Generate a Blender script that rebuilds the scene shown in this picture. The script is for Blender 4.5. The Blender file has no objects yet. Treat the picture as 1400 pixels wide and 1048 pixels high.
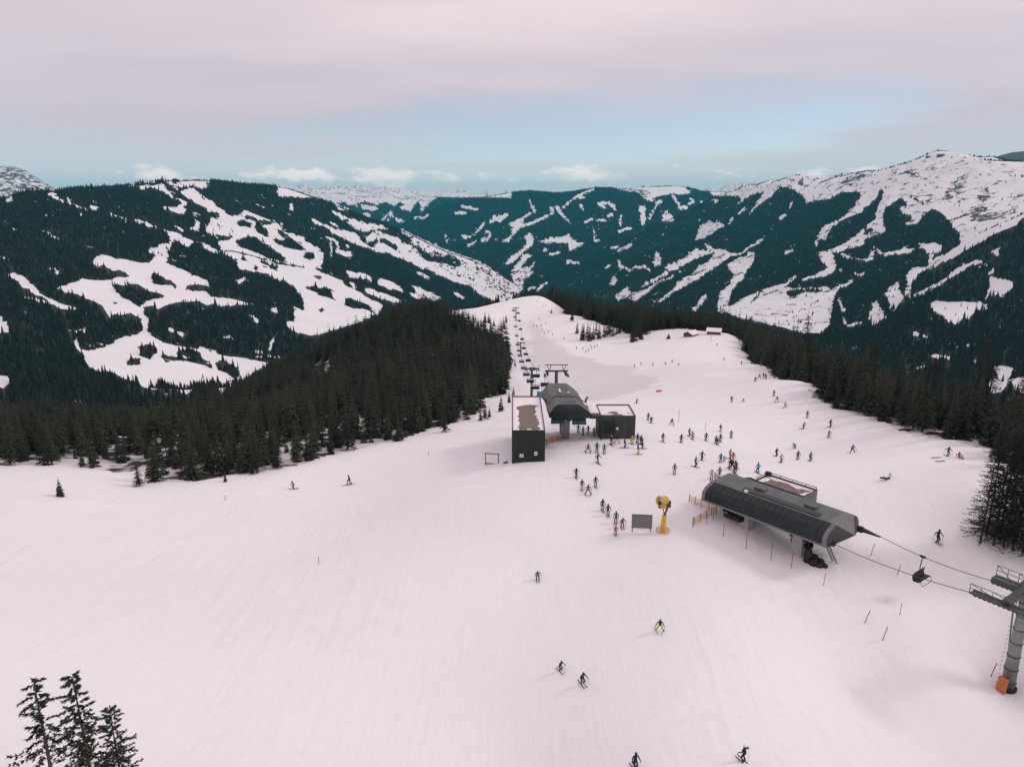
import bpy, math, random
import numpy as np
random.seed(7); RNG = np.random.default_rng(7)
SC = bpy.context.scene
COL = SC.collection
# ------------------------------------------------------------------ camera model
F = 963.0; PITCH = math.radians(14.5); ZC = 60.0
CP, SP = math.cos(PITCH), math.sin(PITCH)
CAM = np.array([0.0, 0.0, ZC])
def ray(px, py):
    a = (px - 700) / F; b = -(py - 524) / F
    return np.array([a, CP + b * SP, -SP + b * CP])
def onz(px, py, z):
    d = ray(px, py); return CAM + d * ((z - ZC) / d[2])
def onr(px, py, r):
    d = ray(px, py); return CAM + d * (r / math.hypot(d[0], d[1]))
def ony(px, py, y):
    d = ray(px, py); return CAM + d * (y / d[1])
def proj(x, y, z):
    z = z - ZC; f = y * CP - z * SP; u = y * SP + z * CP
    f = np.where(f > 1e-3, f, 1e-3)
    return 700 + F * x / f, 524 - F * u / f
cd = bpy.data.cameras.new('camera'); cam = bpy.data.objects.new('camera', cd); COL.objects.link(cam)
cam.location = CAM; cam.rotation_euler = (math.pi / 2 - PITCH, 0, 0)
cd.sensor_width = 36; cd.lens = 36 * F / 1400; cd.clip_start = 0.5; cd.clip_end = 80000
SC.camera = cam
# ------------------------------------------------------------------ terrain heights
def T(s):
    return [tuple(float(v) for v in q.split(',')) for q in s.split()]
LAY = {}
# every triple: photo column, photo row, ground distance of a point of the land surface
LAY['near'] = T("""740,405,640 720,420,600 760,430,540 705,440,560 800,440,500 850,462,450 790,500,345 710,500,360 760,470,430
700,470,450 830,480,400 870,520,285 790,530,270 727,549,222 690,545,205 945,457,430 985,455,425 1000,475,400 1035,498,300 1040,515,248 1000,545,203
1100,522,215 1100,560,182 1200,572,166 1060,617,144 1165,612,143 1290,605,141 1350,620,136 1400,640,129 860,600,123 918,575,152
820,610,118 720,630,110 950,622,120 1000,640,112 1200,650,116 1320,650,118 600,590,150 660,570,166 600,600,142 480,640,126
370,650,125 300,662,124 190,655,134 100,645,140 0,640,144 -80,640,146 700,700,92 820,700,95 480,700,104 250,700,112 0,700,118
1000,722,94 1140,770,90 1070,748,92 735,790,80 400,770,88 100,770,96 902,860,67 1280,742,103 1340,742,105 1400,750,106 1385,935,86 1400,850,94 1200,950,73 1250,850,84 1262,800,93 1180,800,88
1000,850,70 500,870,69 100,870,76 768,915,62 1017,1040,51 700,1048,52 200,1048,54 -100,1048,56 1400,1060,68 1550,800,95
560,431,488 520,452,475 450,482,455 400,512,430 620,424,570 660,420,585 690,420,575 640,446,500 680,452,480 640,500,310 560,520,285 450,550,262 350,580,246 200,600,238 60,606,236
700,430,700 640,434,760 560,452,600 450,505,520 350,580,340 500,470,580 200,618,330 0,630,330 740,410,760 1000,462,520 1120,535,262 1200,577,228 1300,607,212 1400,636,205
870,450,520 930,448,500 830,440,560 780,428,640 900,462,700 1000,490,640 1150,560,420 1300,640,380 1450,690,380 700,445,900 500,500,900 200,680,700 -100,690,500 1000,540,950 1300,720,700""")
LAY['left'] = T("""-140,300,3000 0,277,2600 55,263,2700 100,258,3000 150,256,3400 200,250,3700 270,247,4000 330,254,4100 400,264,4300
440,277,4500 480,292,4700 520,308,4900 560,322,5100 600,340,5300 640,356,5500 680,376,5700 700,389,5850
0,330,1900 0,400,1500 0,470,1150 0,540,850 0,590,600 120,292,2500 120,350,2000 120,400,1600 110,470,1200 120,520,950 130,570,700
230,315,2700 230,350,2150 220,400,1750 200,440,1450 210,480,1250 220,530,1050 230,570,750 270,290,3350 330,300,3550 330,350,2500 330,400,1900
320,440,1600 320,490,1350 330,530,1100 420,300,3900 420,350,2900 420,400,2300 430,440,1900 420,470,1500 500,330,4300 500,370,3400 520,420,2500
580,350,4750 580,390,3700 600,425,2600 650,375,5250 650,402,4500 682,408,5000 700,404,5600 60,290,2350 180,305,2600
0,292,3700 150,288,4700 270,280,5500 400,298,5700 520,345,6400 640,395,7200 -150,450,1200 -150,560,700 320,560,800 420,510,1000 520,470,1500 620,460,2000 720,420,5600 760,440,6500""")
LAY['spur'] = T("""1440,270,2700 1400,297,2620 1350,325,2550 1310,350,2500 1270,372,2450 1245,400,2320 1200,448,2000 1160,480,1700
1400,380,2000 1320,400,2020 1400,450,1500 1300,450,1600 1390,520,1000 1280,490,1300 1200,500,1400 1500,450,1500 1400,600,700 1250,560,900
1440,300,3000 1400,335,3000 1350,360,2950 1310,385,2900 1270,405,2850 1245,440,2750 1200,500,2500 1500,240,2900""")
LAY['right'] = T("""900,330,7600 940,300,7700 960,285,7800 1000,262,6800 1040,253,6400 1070,249,6200 1088,241,6000 1105,246,5900 1150,239,5700 1180,231,5520 1215,230,5450 1250,221,5300 1268,214,5200
1290,212,5150 1320,215,5000 1350,218,4900 1400,222,4700 1500,228,4500
860,326,6200 870,352,5300 900,400,4050 930,425,3500 950,310,6400 960,350,5100 970,400,3800 1000,300,6000 1040,330,4850 1040,370,4050 1040,410,3250
1050,440,2700 1100,280,5250 1100,330,4350 1110,380,3450 1110,430,2750 1120,460,2250 1200,262,4850 1200,310,4050 1200,360,3350 1200,410,2650 1210,450,2150 1220,490,1600
1300,260,4250 1300,310,3550 1310,340,3150 1380,300,3300 1400,260,4000 1400,330,2950 840,380,5200 850,410,4500 820,400,5000 1000,470,2000 900,450,2600
860,350,8200 960,300,9000 1000,278,8600 1088,262,7600 1150,258,7300 1290,232,6900 1400,242,6300 1500,250,6000 800,430,6500""")
LAY['valley'] = T("""540,328,7900 560,312,8000 585,293,8200 612,281,8400 650,275,8500 700,268,8500 728,262,8350 770,266,8300 812,257,8200 840,258,8200
875,256,8300 930,254,8500 960,263,8600 1000,263,8800 600,330,7300 620,350,6800 640,365,6300 700,390,5900 720,402,5600 780,330,6800 780,372,5900 850,330,6500
900,300,7300 860,362,5700 950,290,7600 700,330,7000 700,300,7700 760,422,4900 712,386,6000 690,398,5750 800,300,7300 660,310,7500
540,345,9500 600,300,10500 700,285,11000 850,275,11000 1000,280,11000 480,400,8500 500,360,9000 820,440,4500 900,430,4500 1050,330,8000""")
LAY['back'] = T("""340,275,12500 400,263,13000 440,262,14000 480,260,14000 520,262,14000 560,265,14000 600,266,15000 690,269,15000 760,270,15000
430,285,11500 480,300,11000 520,310,10500 560,325,9800 600,300,11000 640,285,12500 380,320,11000 420,275,17500 560,278,17500 700,280,17500 480,340,9500 300,300,12000 850,300,15000""")
LAY['west'] = T("""-120,240,9200 -60,233,9100 -20,230,9000 12,228,9000 26,231,9000 40,238,9000 55,246,9000 70,254,9000 82,260,9000 110,272,9000 150,290,9000
0,290,7500 40,290,7600 80,300,7800 0,262,8200 40,266,8300 0,270,10500 40,275,10500 100,300,10500 -120,280,8000 200,330,9000""")
LAY['east'] = T("""1330,224,8000 1345,219,8000 1360,214,8000 1378,208,8000 1400,206,8000 1450,203,8000 1550,205,8000 1400,240,7000 1340,245,7200 1500,240,7000
1400,235,9500 1330,245,9500 1280,255,8000 1500,235,9500""")
def uv_of(p):
    return math.atan2(p[0], p[1]), math.log(math.hypot(p[0], p[1]))
def U(d2):
    return 0.5 * d2 * np.log(d2 + 1e-12)
class Tps:
    def __init__(s, pts, reg=1e-5):
        P = []
        for px, py, r in pts:
            w = onr(px, py, r); a, l = uv_of(w); P.append((a, l, w[2] - ZC))
        P = np.array(P); s.c = P[:, :2]; n = len(P)
        K = U(((s.c[:, None] - s.c[None]) ** 2).sum(-1)) + reg * np.eye(n)
        A = np.zeros((n + 3, n + 3)); A[:n, :n] = K
        A[:n, n] = 1; A[:n, n + 1:] = s.c; A[n:, :n] = A[:n, n:].T
        b = np.zeros(n + 3); b[:n] = P[:, 2]
        s.w = np.linalg.solve(A, b); s.lo = s.c.min(0); s.hi = s.c.max(0)
    def __call__(s, a, l):
        sh = a.shape; a = a.ravel(); l = l.ravel(); out = np.empty(a.size)
        n = len(s.c)
        for i in range(0, a.size, 20000):
            aa = a[i:i + 20000]; ll = l[i:i + 20000]
            d2 = (aa[:, None] - s.c[:, 0]) ** 2 + (ll[:, None] - s.c[:, 1]) ** 2
            out[i:i + 20000] = U(d2) @ s.w[:n] + s.w[n] + s.w[n + 1] * aa + s.w[n + 2] * ll
        return out.reshape(sh)
# value noise
_L = np.random.default_rng(3).random((256, 256))
def vnoise(x, y):
    xi = np.floor(x).astype(int); yi = np.floor(y).astype(int); fx = x - xi; fy = y - yi
    fx = fx * fx * (3 - 2 * fx); fy = fy * fy * (3 - 2 * fy)
    g = lambda i, j: _L[(xi + i) & 255, (yi + j) & 255]
    return (g(0, 0) * (1 - fx) + g(1, 0) * fx) * (1 - fy) + (g(0, 1) * (1 - fx) + g(1, 1) * fx) * fy
def fbm(x, y, o=4):
    s = 0; a = 0.5
    for k in range(o):
        s = s + a * vnoise(x + 17.3 * k, y - 9.1 * k); a *= .5; x = x * 2.03; y = y * 2.03
    return s / (1 - .5 ** o)
def ridged(x, y, o=4):
    s = 0; a = 0.5
    for k in range(o):
        s = s + a * (1 - np.abs(2 * vnoise(x + 31.7 * k, y + 5.9 * k) - 1)); a *= .5; x = x * 2.1; y = y * 2.1
    return s / (1 - .5 ** o)
# coarse grids, resampled with cubic weights
CA = np.radians(np.arange(-62, 62.01, .5)); CL = np.arange(math.log(14), math.log(23000), .02)
def cubic(src0, step, n, q):
    t = (q - src0) / step; i = np.clip(np.floor(t).astype(int), 1, n - 3); f = t - i
    W = np.zeros((len(q), n)); k = np.arange(len(q))
    W[k, i - 1] = -.5 * f + f * f - .5 * f ** 3; W[k, i] = 1 - 2.5 * f * f + 1.5 * f ** 3
    W[k, i + 1] = .5 * f + 2 * f * f - 1.5 * f ** 3; W[k, i + 2] = -.5 * f * f + .5 * f ** 3
    return W
AG, LG = np.meshgrid(CA, CL)
RG = np.exp(LG)
COARSE = {}
LAY['valley'] = [(px, py, 5600 * (r / 5600) ** 1.6 if r > 5600 else r) for px, py, r in LAY['valley']]
LAY['back'] = [(px, py, r * 1.04) for px, py, r in LAY['back']]
# the far side of a crest drops away at once
for k, i0, i1, dp in (('left', 1, 17, 10), ('right', 4, 20, 14), ('valley', 0, 14, 12), ('spur', 1, 7, 12)):
    LAY[k] += [(px, py + dp, r * 1.10) for px, py, r in LAY[k][i0:i1]]
for k, pts in LAY.items():
    t = Tps(pts); lo, hi = t.lo, t.hi
    # away from where a layer is known it sinks out of the way
    pad = {'near': 9, 'left': .30, 'spur': .05, 'right': .10, 'valley': .08, 'back': .08, 'west': .06, 'east': .05}[k]
    if k == 'near':
        z = t(np.clip(AG, -.80, .80), np.clip(LG, math.log(40), math.log(880)))
        ex = np.maximum(0, LG - math.log(880)) + np.maximum(0, np.abs(AG) - .80) * .3
        z = z - ex * .5 * RG
    else:
        z = t(np.clip(AG, lo[0] - pad, hi[0] + pad), np.clip(LG, lo[1] - .05, hi[1] + .02))
        ex = np.maximum(0, np.maximum(lo[0] - pad - AG, AG - hi[0] - pad)) * 1.5 + np.maximum(0, np.maximum(lo[1] - .05 - LG, LG - hi[1] - .02))
        z = z - ex * 2.2 * RG
    COARSE[k] = z
FLOOR = -940.0
def build_heights(az, ln):
    Wa = cubic(CA[0], CA[1] - CA[0], len(CA), az); Wl = cubic(CL[0], .02, len(CL), ln)
    A, L = np.meshgrid(az, ln); R = np.exp(L); X = R * np.sin(A); Y = R * np.cos(A)
    Z = np.full(A.shape, FLOOR); W = np.zeros(A.shape, np.int8)
    for i, k in enumerate(COARSE):
        z = Wl @ COARSE[k] @ Wa.T
        if k == 'near':
            z = z + np.clip((R - 20) / 60, 0, 1) * (fbm(X / 14, Y / 14, 3) - .5) * .5
        elif k in ('back', 'west'):
            z = z + (ridged(X / 900, Y / 900, 5) - .62) * R * (.016 if k == 'back' else .011)
        elif k == 'right':
            z = z + (ridged(X / 560, Y / 560, 5) - .66) * R * .014 + (ridged(X / 190, Y / 190, 3) - .66) * R * .0045
        elif k == 'east':
            z = z + (ridged(X / 700, Y / 700, 4) - .62) * R * .005
        else:
            z = z + (fbm(X / 420, Y / 420, 5) - .5) * R * .008 * np.clip((R - 500) / 700, 0, 1)
        m = z > Z; Z[m] = z[m]; W[m] = i + 1
    # jagged snow range closing the valley
    env = np.interp(np.degrees(A), [-40, -21, -16, -11, -6, -2, 0, 4, 8, 12, 17, 20, 22, 24, 26, 30, 60],
                    [.3, .7, .85, .95, .75, .65, .72, .8, .95, .95, .9, 1.0, 1.45, 1.4, 1.0, .5, .3])
    jag = .55 * ridged(A * 20 + 5, L * 14, 5) + .45 * ridged(A * 62, L * 30 + 7, 4)
    zf = R * np.tan(np.radians(env + (jag - .64) * 2.1)) - np.abs(R - 16800) * .32
    m = (zf > Z) & (R > 15200); Z[m] = zf[m]; W[m] = 9
    return A, R, X, Y, Z + ZC, W
SEAM = 760.0
n_az = np.radians(np.arange(-60, 60.01, .2)); n_ln = np.arange(math.log(17), math.log(SEAM) + .001, (math.log(SEAM) - math.log(17)) / 430)
m_az = np.radians(np.arange(-43, 43.01, .058)); m_ln = np.linspace(math.log(SEAM * .985), math.log(21000), 590)
NG = build_heights(n_az, n_ln); MG = build_heights(m_az, m_ln)
def sample(grid, az, ln, x, y):
    a = np.arctan2(x, y); l = np.log(np.hypot(x, y))
    i = np.clip((a - az[0]) / (az[1] - az[0]), 0, len(az) - 1.001); j = np.clip((l - ln[0]) / (ln[1] - ln[0]), 0, len(ln) - 1.001)
    i0 = i.astype(int); j0 = j.astype(int); fi = i - i0; fj = j - j0; Z = grid
    return (Z[j0, i0] * (1 - fi) + Z[j0, i0 + 1] * fi) * (1 - fj) + (Z[j0 + 1, i0] * (1 - fi) + Z[j0 + 1, i0 + 1] * fi) * fj
def gz(x, y):
    x = np.atleast_1d(np.asarray(x, float)); y = np.atleast_1d(np.asarray(y, float))
    r = np.hypot(x, y)
    z = np.where(r < SEAM * .99, sample(NG[4], n_az, n_ln, x, y), sample(MG[4], m_az, m_ln, x, y))
    return z
def gz1(x, y): return float(gz(x, y)[0])
def at(px, py, rmin=20, rmax=20000):
    """the point of the land surface seen at a photo position"""
    d = ray(px, py); h = math.hypot(d[0], d[1])
    rs = np.exp(np.linspace(math.log(rmin), math.log(rmax), 4000))
    x = d[0] / h * rs; y = d[1] / h * rs; z = ZC + d[2] / h * rs
    g = gz(x, y); k = np.argmax(z <= g)
    if k == 0: k = len(rs) - 1
    a = z[k - 1] - g[k - 1]; b = g[k] - z[k]; f = a / max(a + b, 1e-9); r = rs[k - 1] + f * (rs[k] - rs[k - 1])
    X, Y = d[0] / h * r, d[1] / h * r
    return np.array([X, Y, gz1(X, Y)])
def visible(G):
    A, R, X, Y, Z, W = G
    t = (Z - ZC) / R; m = np.maximum.accumulate(t, 0)
    return t >= m - 2e-4, m
NVIS, NMAX = visible(NG)
MVIS, MMAX = visible(MG)
# near ridge also hides the far land
last = np.interp(m_az, n_az, NMAX[-1])
MVIS &= ((MG[4] - ZC) / MG[1]) >= last[None] - 8e-3
# ------------------------------------------------------------------ snow / forest map of the far slopes
# s = open snow, f = forest, lines are narrow lanes, all traced in photo positions and then bound to the land surface
def PG(s): return np.array(T(s))
OPS = []
def S(*ss):
    for s in ss: OPS.append((1, PG(s)))
def FO(*ss):
    for s in ss: OPS.append((0, PG(s)))
def LN(w, *ss):
    for s in ss: OPS.append((w + 10, PG(s)))
# left mountain, summit band and upper runs
S("144,254 152,251 165,252 178,248 183,251 186,256 198,254 212,254 216,252 222,252 228,255 229,262 222,261 212,258 204,257 192,259 183,257 178,254 170,254 160,255 152,257 147,258",
  "228,250 238,252 248,252 255,248 266,246 280,249 284,254 276,259 268,256 262,253 256,256 246,256 238,255 232,253",
  "222,255 228,258 232,264 240,270 250,273 256,278 252,283 253,286 258,289 250,292 243,292 235,289 222,286 221,284 232,284 241,284 247,279 246,274 235,270 224,262")
S("150,244 176,240 196,240 212,241 212,250 178,251 160,256 150,256", "244,238 288,238 286,251 262,251 246,253", "222,244 232,244 240,252 230,252")
S("216,251 228,255 240,258 248,262 258,257 268,259 277,267 275,271 284,274 291,275 294,281 303,288 314,295 325,296 331,292 337,287 343,291 353,296 363,299 371,304 386,307 386,311 380,313 388,317 400,320 412,323 417,330 433,337 443,348 442,356 447,358 440,361 438,366 430,368 440,373 455,378 470,385 468,389 485,397 500,405 513,413 524,419 516,430 490,440 440,456 424,458 408,456 396,450 390,440 402,440 401,424 416,425 415,415 412,405 406,398 400,390 390,385 375,380 362,373 350,372 340,370 327,368 324,360 315,350 305,346 295,345 285,343 277,336 269,332 261,334 260,337 254,337 245,333 238,327 236,330 231,346 230,355 228,359 238,364 242,367 255,372 270,379 285,385 287,390 280,390 262,389 256,391 256,396 264,398 278,399 288,404 293,406 306,408 322,410 335,414 345,416 352,415 345,418 335,417 315,417 300,418 291,415 285,418 270,412 255,412 240,414 225,418 215,423 212,416 204,419 195,420 198,430 203,435 195,434 193,436 180,428 168,430 155,429 149,434 145,427 141,418 135,415 125,411 115,407 104,401 92,399 92,403 86,397 78,396 80,394 95,388 108,385 112,381 132,383 150,383 142,372 135,364 125,361 131,353 138,347 150,349 158,354 172,356 190,359 202,360 208,355 212,348 205,345 203,341 213,338 224,333 232,334 231,322 228,317 222,315 208,312 198,307 186,302 171,295 186,300 197,304 209,309 222,313 229,315 240,317 254,325 269,331 280,332 281,325 285,320 281,316 283,310 290,304 292,300 300,299 300,293 288,290 278,283 268,278 262,273 252,268 247,263 240,259")
FO("280,317 290,320 298,321 311,323 318,320 318,327 300,330 297,332 304,344 294,341 280,333", "287,291 296,292 300,297 297,300 289,300", "296,304 304,305 312,313 306,314 300,309",
   "319,331 330,325 338,324 350,324 360,331 372,339 387,350 396,361 385,359 365,352 352,346 338,341 330,338",
   "349,303 356,304 363,312 368,318 366,324 360,323 350,316", "323,303 330,300 338,303 345,308 345,311 335,311 325,308",
   "330,295 342,295 355,301 370,304 371,309 360,306 348,302 340,301", "372,328 376,326 388,329 394,323 402,327 410,333 417,340 415,343 405,341 390,338 378,333",
   "376,311 385,317 393,322 390,326 382,320", "416,347 420,345 429,346 430,354 424,356 417,353", "416,393 425,391 440,393 448,391 455,397 455,406 460,411 445,405 430,400 418,396",
   "472,407 478,407 490,412 503,417 510,425 513,430 500,423 485,421 473,418", "320,352 326,354 326,357 321,356", "330,351 335,351 338,358 332,356", "356,357 362,357 370,361 378,363 381,370 372,368 362,363",
   "347,363 351,363 351,370 347,369", "437,421 442,421 443,427 437,427", "238,327 247,331 254,337 246,334")
FO("100,375 112,372 125,364 135,366 141,363 147,365 152,370 163,369 168,372 176,377 176,380 160,379 150,383 132,383 112,381 95,388 80,394",
   "205,377 212,372 218,375 226,382 236,384 243,392 240,396 234,391 222,390 210,388", "254,391 262,390 278,391 290,392 300,404 290,402 278,398 262,397 255,396",
   "153,388 162,388 170,391 176,387 190,389 200,396 212,399 228,403 222,408 208,410 198,414 190,421 182,416 176,410 168,408 160,400 154,393", "154,413 160,412 160,416 156,416")
LN(1.6, "70,264 76,269 85,275", "304,343 318,344 334,347 350,351 370,357 390,362 405,364 415,366")
OPS[-1] = (-1.6, OPS[-1][1])
LN(1.2, "85,276 97,279 105,282 114,286 118,287", "92,272 95,276", "150,293 160,296 172,300", "452,332 453,351", "447,325 458,328", "172,302 173,303", "264,292 276,296", "240,311 251,315")
S("65,264 74,263 78,269 85,275 79,275", "123,281 133,283 135,288 128,287", "107,292 115,292 114,295 108,295", "22,295 31,295 30,297 23,297", "266,300 275,306 272,315 262,314 259,312 266,311",
  "288,296 298,300 307,305 312,313 318,318 318,320 300,320 287,319 281,316 282,309 290,306 287,301", "9,376 20,373 30,377 36,382 42,388 50,393 56,402 66,408 75,412 88,417 100,420 110,424 120,430 115,429 104,424 92,423 80,421 70,414 58,406 48,404 40,396 28,392 25,384 14,379",
  "0,432 5,435 10,441 14,446 18,452 22,456 12,454 6,455 -20,456 -20,430", "320,387 327,382 334,379 342,384 336,383 328,388", "340,430 348,432 356,440 354,443 346,437", "369,422 378,421 380,427 376,428",
  "280,383 287,389 286,392 280,390", "0,514 10,515 14,521 20,525 10,526 4,531 -10,531", "93,560 100,556 115,560 118,572 130,585 135,595 125,588 112,580 100,572", "68,367 75,366 83,373 80,376 72,371")
S("103,462 107,465 109,478 118,480 130,477 142,476 154,470 157,465 172,460 186,457 195,453 193,434 204,435 200,452 210,460 222,468 240,473 256,475 272,478 273,475 280,475 290,481 310,487 340,491 367,496 357,504 345,509 336,521 331,517 318,527 303,537 297,535 290,524 270,528 254,539 240,534 225,531 210,533 195,528 180,521 165,515 150,507 135,508 122,501 118,494 113,486 106,479")
FO("189,474 200,470 208,471 214,473 217,483 208,486 205,492 192,488", "172,495 178,490 192,490 191,499 174,500", "220,487 230,483 240,484 244,480 257,476 266,480 272,480 278,490 290,497 290,504 280,500 266,497 255,494 240,494 225,496",
   "293,497 300,493 308,493 318,500 326,502 328,511 325,519 318,517 310,510 298,506")
S("292,545 300,541 312,538 312,547 305,550 296,552", "325,539 335,533 345,529 349,538 340,543 330,544", "345,481 356,479 363,485 375,488 382,487 380,490 368,489 352,484")
LN(2, "119,449 113,454 106,460 104,466 106,476", "368,478 372,466 379,458", "232,450 250,459")
# left mountain towards the village
S("450,288 458,289 468,294 475,298 493,303 502,307 512,306 523,310 533,314 530,314 517,313 506,315 494,316 488,314 477,305 466,299 460,295",
  "425,300 437,304 447,307 455,313 463,314 473,316 486,320 493,326 500,335 509,340 515,331 529,336 544,344 562,351 580,364 580,369 563,360 548,352 540,351 529,345 515,344 502,339 489,334 477,330 469,324 454,319 451,315 443,309 429,306",
  "500,325 512,318 518,315 525,320 532,321 540,325 550,330 546,332 537,333 533,330 524,326 515,327 505,331", "456,325 463,331 465,342 475,345 484,351 478,352 465,347 458,344 461,338",
  "472,335 477,336 476,339 473,338", "475,343 481,345 480,348 476,346", "450,303 458,306 464,309 462,311 454,308", "473,370 485,373 500,374 508,379 509,386 500,382 488,380 476,378",
  "515,384 520,381 535,385 548,393 555,400 545,397 530,394 520,390", "556,402 568,401 580,407 580,409 570,408", "495,397 505,394 520,400 535,405 546,412 548,414 538,414 525,409 512,404 503,401",
  "559,389 570,393 580,398 592,404 604,409 590,412 572,397", "567,372 576,373 586,380 590,383 578,379", "478,386 484,387 487,395 483,396", "565,391 575,394 590,401 604,407 596,410 570,402", "618,399 628,402 637,406 634,409 625,406", "394,278 400,281 403,289 397,286")
S("548,312 560,319 575,326 590,332 605,340 622,346 640,352 655,358 668,365 680,374 692,382 703,388 712,384 716,392 710,402 700,413 692,416 675,411 660,404 648,396 640,389 633,389 618,384 600,376 590,370 570,362 556,352 546,344 540,334 552,332 560,336 566,330 556,322 546,316")
FO("570,342 580,343 590,349 605,352 612,348 626,353 632,362 622,366 610,362 600,360 588,358 576,352", "560,333 572,338 584,346 578,345 566,340", "596,344 606,348 602,350 594,347")
LN(-1.4, "590,334 612,344 634,352", "612,352 640,366 660,378", "636,372 656,384 676,394", "640,358 660,366 676,376", "600,366 622,376 640,386")
# hill closing the valley
S("622,291 630,290 638,291 637,293 623,293", "630,322 640,320 642,324 650,318 655,311 661,303 664,306 657,314 648,322 637,327", "669,302 677,294 685,296 690,292 697,293 690,299 684,305 678,302 670,307",
  "694,306 705,302 714,297 716,304 712,311 706,318 700,324 696,331 686,330 697,323 704,312", "657,328 668,323 672,320 668,330 660,332", "663,316 671,315 671,320 664,320", "675,328 682,327 680,330",
  "688,362 700,350 716,342 726,332 730,330 728,335 716,345 705,356 697,361", "718,322 722,318 728,320 730,330 722,338 713,346 706,352 700,354 712,342 720,333", "710,358 714,350 720,348 728,350 722,353 716,360 712,368 705,370 700,372 703,364",
  "715,366 725,365 733,357 727,366 724,372 730,371 726,376 718,382 712,392 704,392 700,375 710,372", "720,396 728,392 735,393 722,397", "732,398 740,389 748,385 749,387 740,394 734,399",
  "734,330 742,330 752,324 758,326 770,324 778,320 782,327 794,333 800,333 790,338 778,344 777,333 760,331 748,333", "742,345 745,338 749,341 747,344",
  "759,281 764,282 766,287 772,294 776,299 781,308 774,301 766,293 761,288", "816,278 822,276 827,282 830,286 822,283", "828,294 833,293 838,291 839,296 831,297", "814,301 822,300 829,300 828,302 820,303",
  "834,338 840,337 847,336 845,339 835,341", "832,390 836,382 838,377 842,380 843,386 837,389", "773,358 778,355 781,355 780,359 775,361", "750,284 757,284 757,289 753,289", "789,270 796,267 799,271 792,272",
  "873,282 880,281 883,281 882,295 882,307 878,309 876,302 875,292", "905,303 906,296 910,293 918,293 920,298 922,302 915,303", "908,290 914,289 913,292 908,292", "925,285 930,282 938,282 941,281 940,286 930,286",
  "944,272 950,274 950,277 946,277", "957,275 961,275 960,278 957,278", "973,273 982,274 978,278", "895,276 902,275 910,273 900,279",
  "840,259 850,257 862,254 873,255 878,257 890,254 905,252 925,252 938,257 946,264 930,266 918,265 905,267 896,270 893,275 884,275 880,270 872,263 860,261", "894,367 895,355 898,343 903,350 906,360 900,363")
LN(1.6, "632,282 640,284 653,287", "700,314 717,308 730,304 745,297 757,291", "771,283 780,275 790,268 800,263 812,259", "724,276 729,285 732,290", "825,277 833,278 838,282 842,287", "800,304 810,299", "848,298 848,308", "847,317 855,313 862,312",
   "845,344 853,339 863,334", "846,357 849,368", "828,366 833,364", "848,364 858,367 862,370", "866,366 880,365 888,369", "753,348 765,345", "919,268 928,280", "942,279 948,275 944,272", "783,359 791,360", "717,296 726,292", "793,280 797,286")
LN(.8, "900,276 895,285 888,300", "609,322 611,330", "640,336 650,331", "812,316 813,330 820,328")
# snowy mountain behind it
S("380,250 440,256 480,252 560,258 640,262 700,262 700,270 640,270 600,269 590,275 580,285 577,290 572,274 560,290 548,276 540,282 528,276 514,280 500,275 480,281 470,276 460,279 440,272 420,270 380,268",
  "457,282 470,283 480,287 476,288 462,286", "485,281 500,280 515,283 518,287 505,288 495,285", "494,292 505,292 510,297 500,296", "538,297 545,299 553,303 543,304", "546,283 555,282 562,286 558,288 548,286")
LN(1.2, "567,298 580,298 585,294", "523,300 530,294 536,289", "531,300 536,294")
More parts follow.
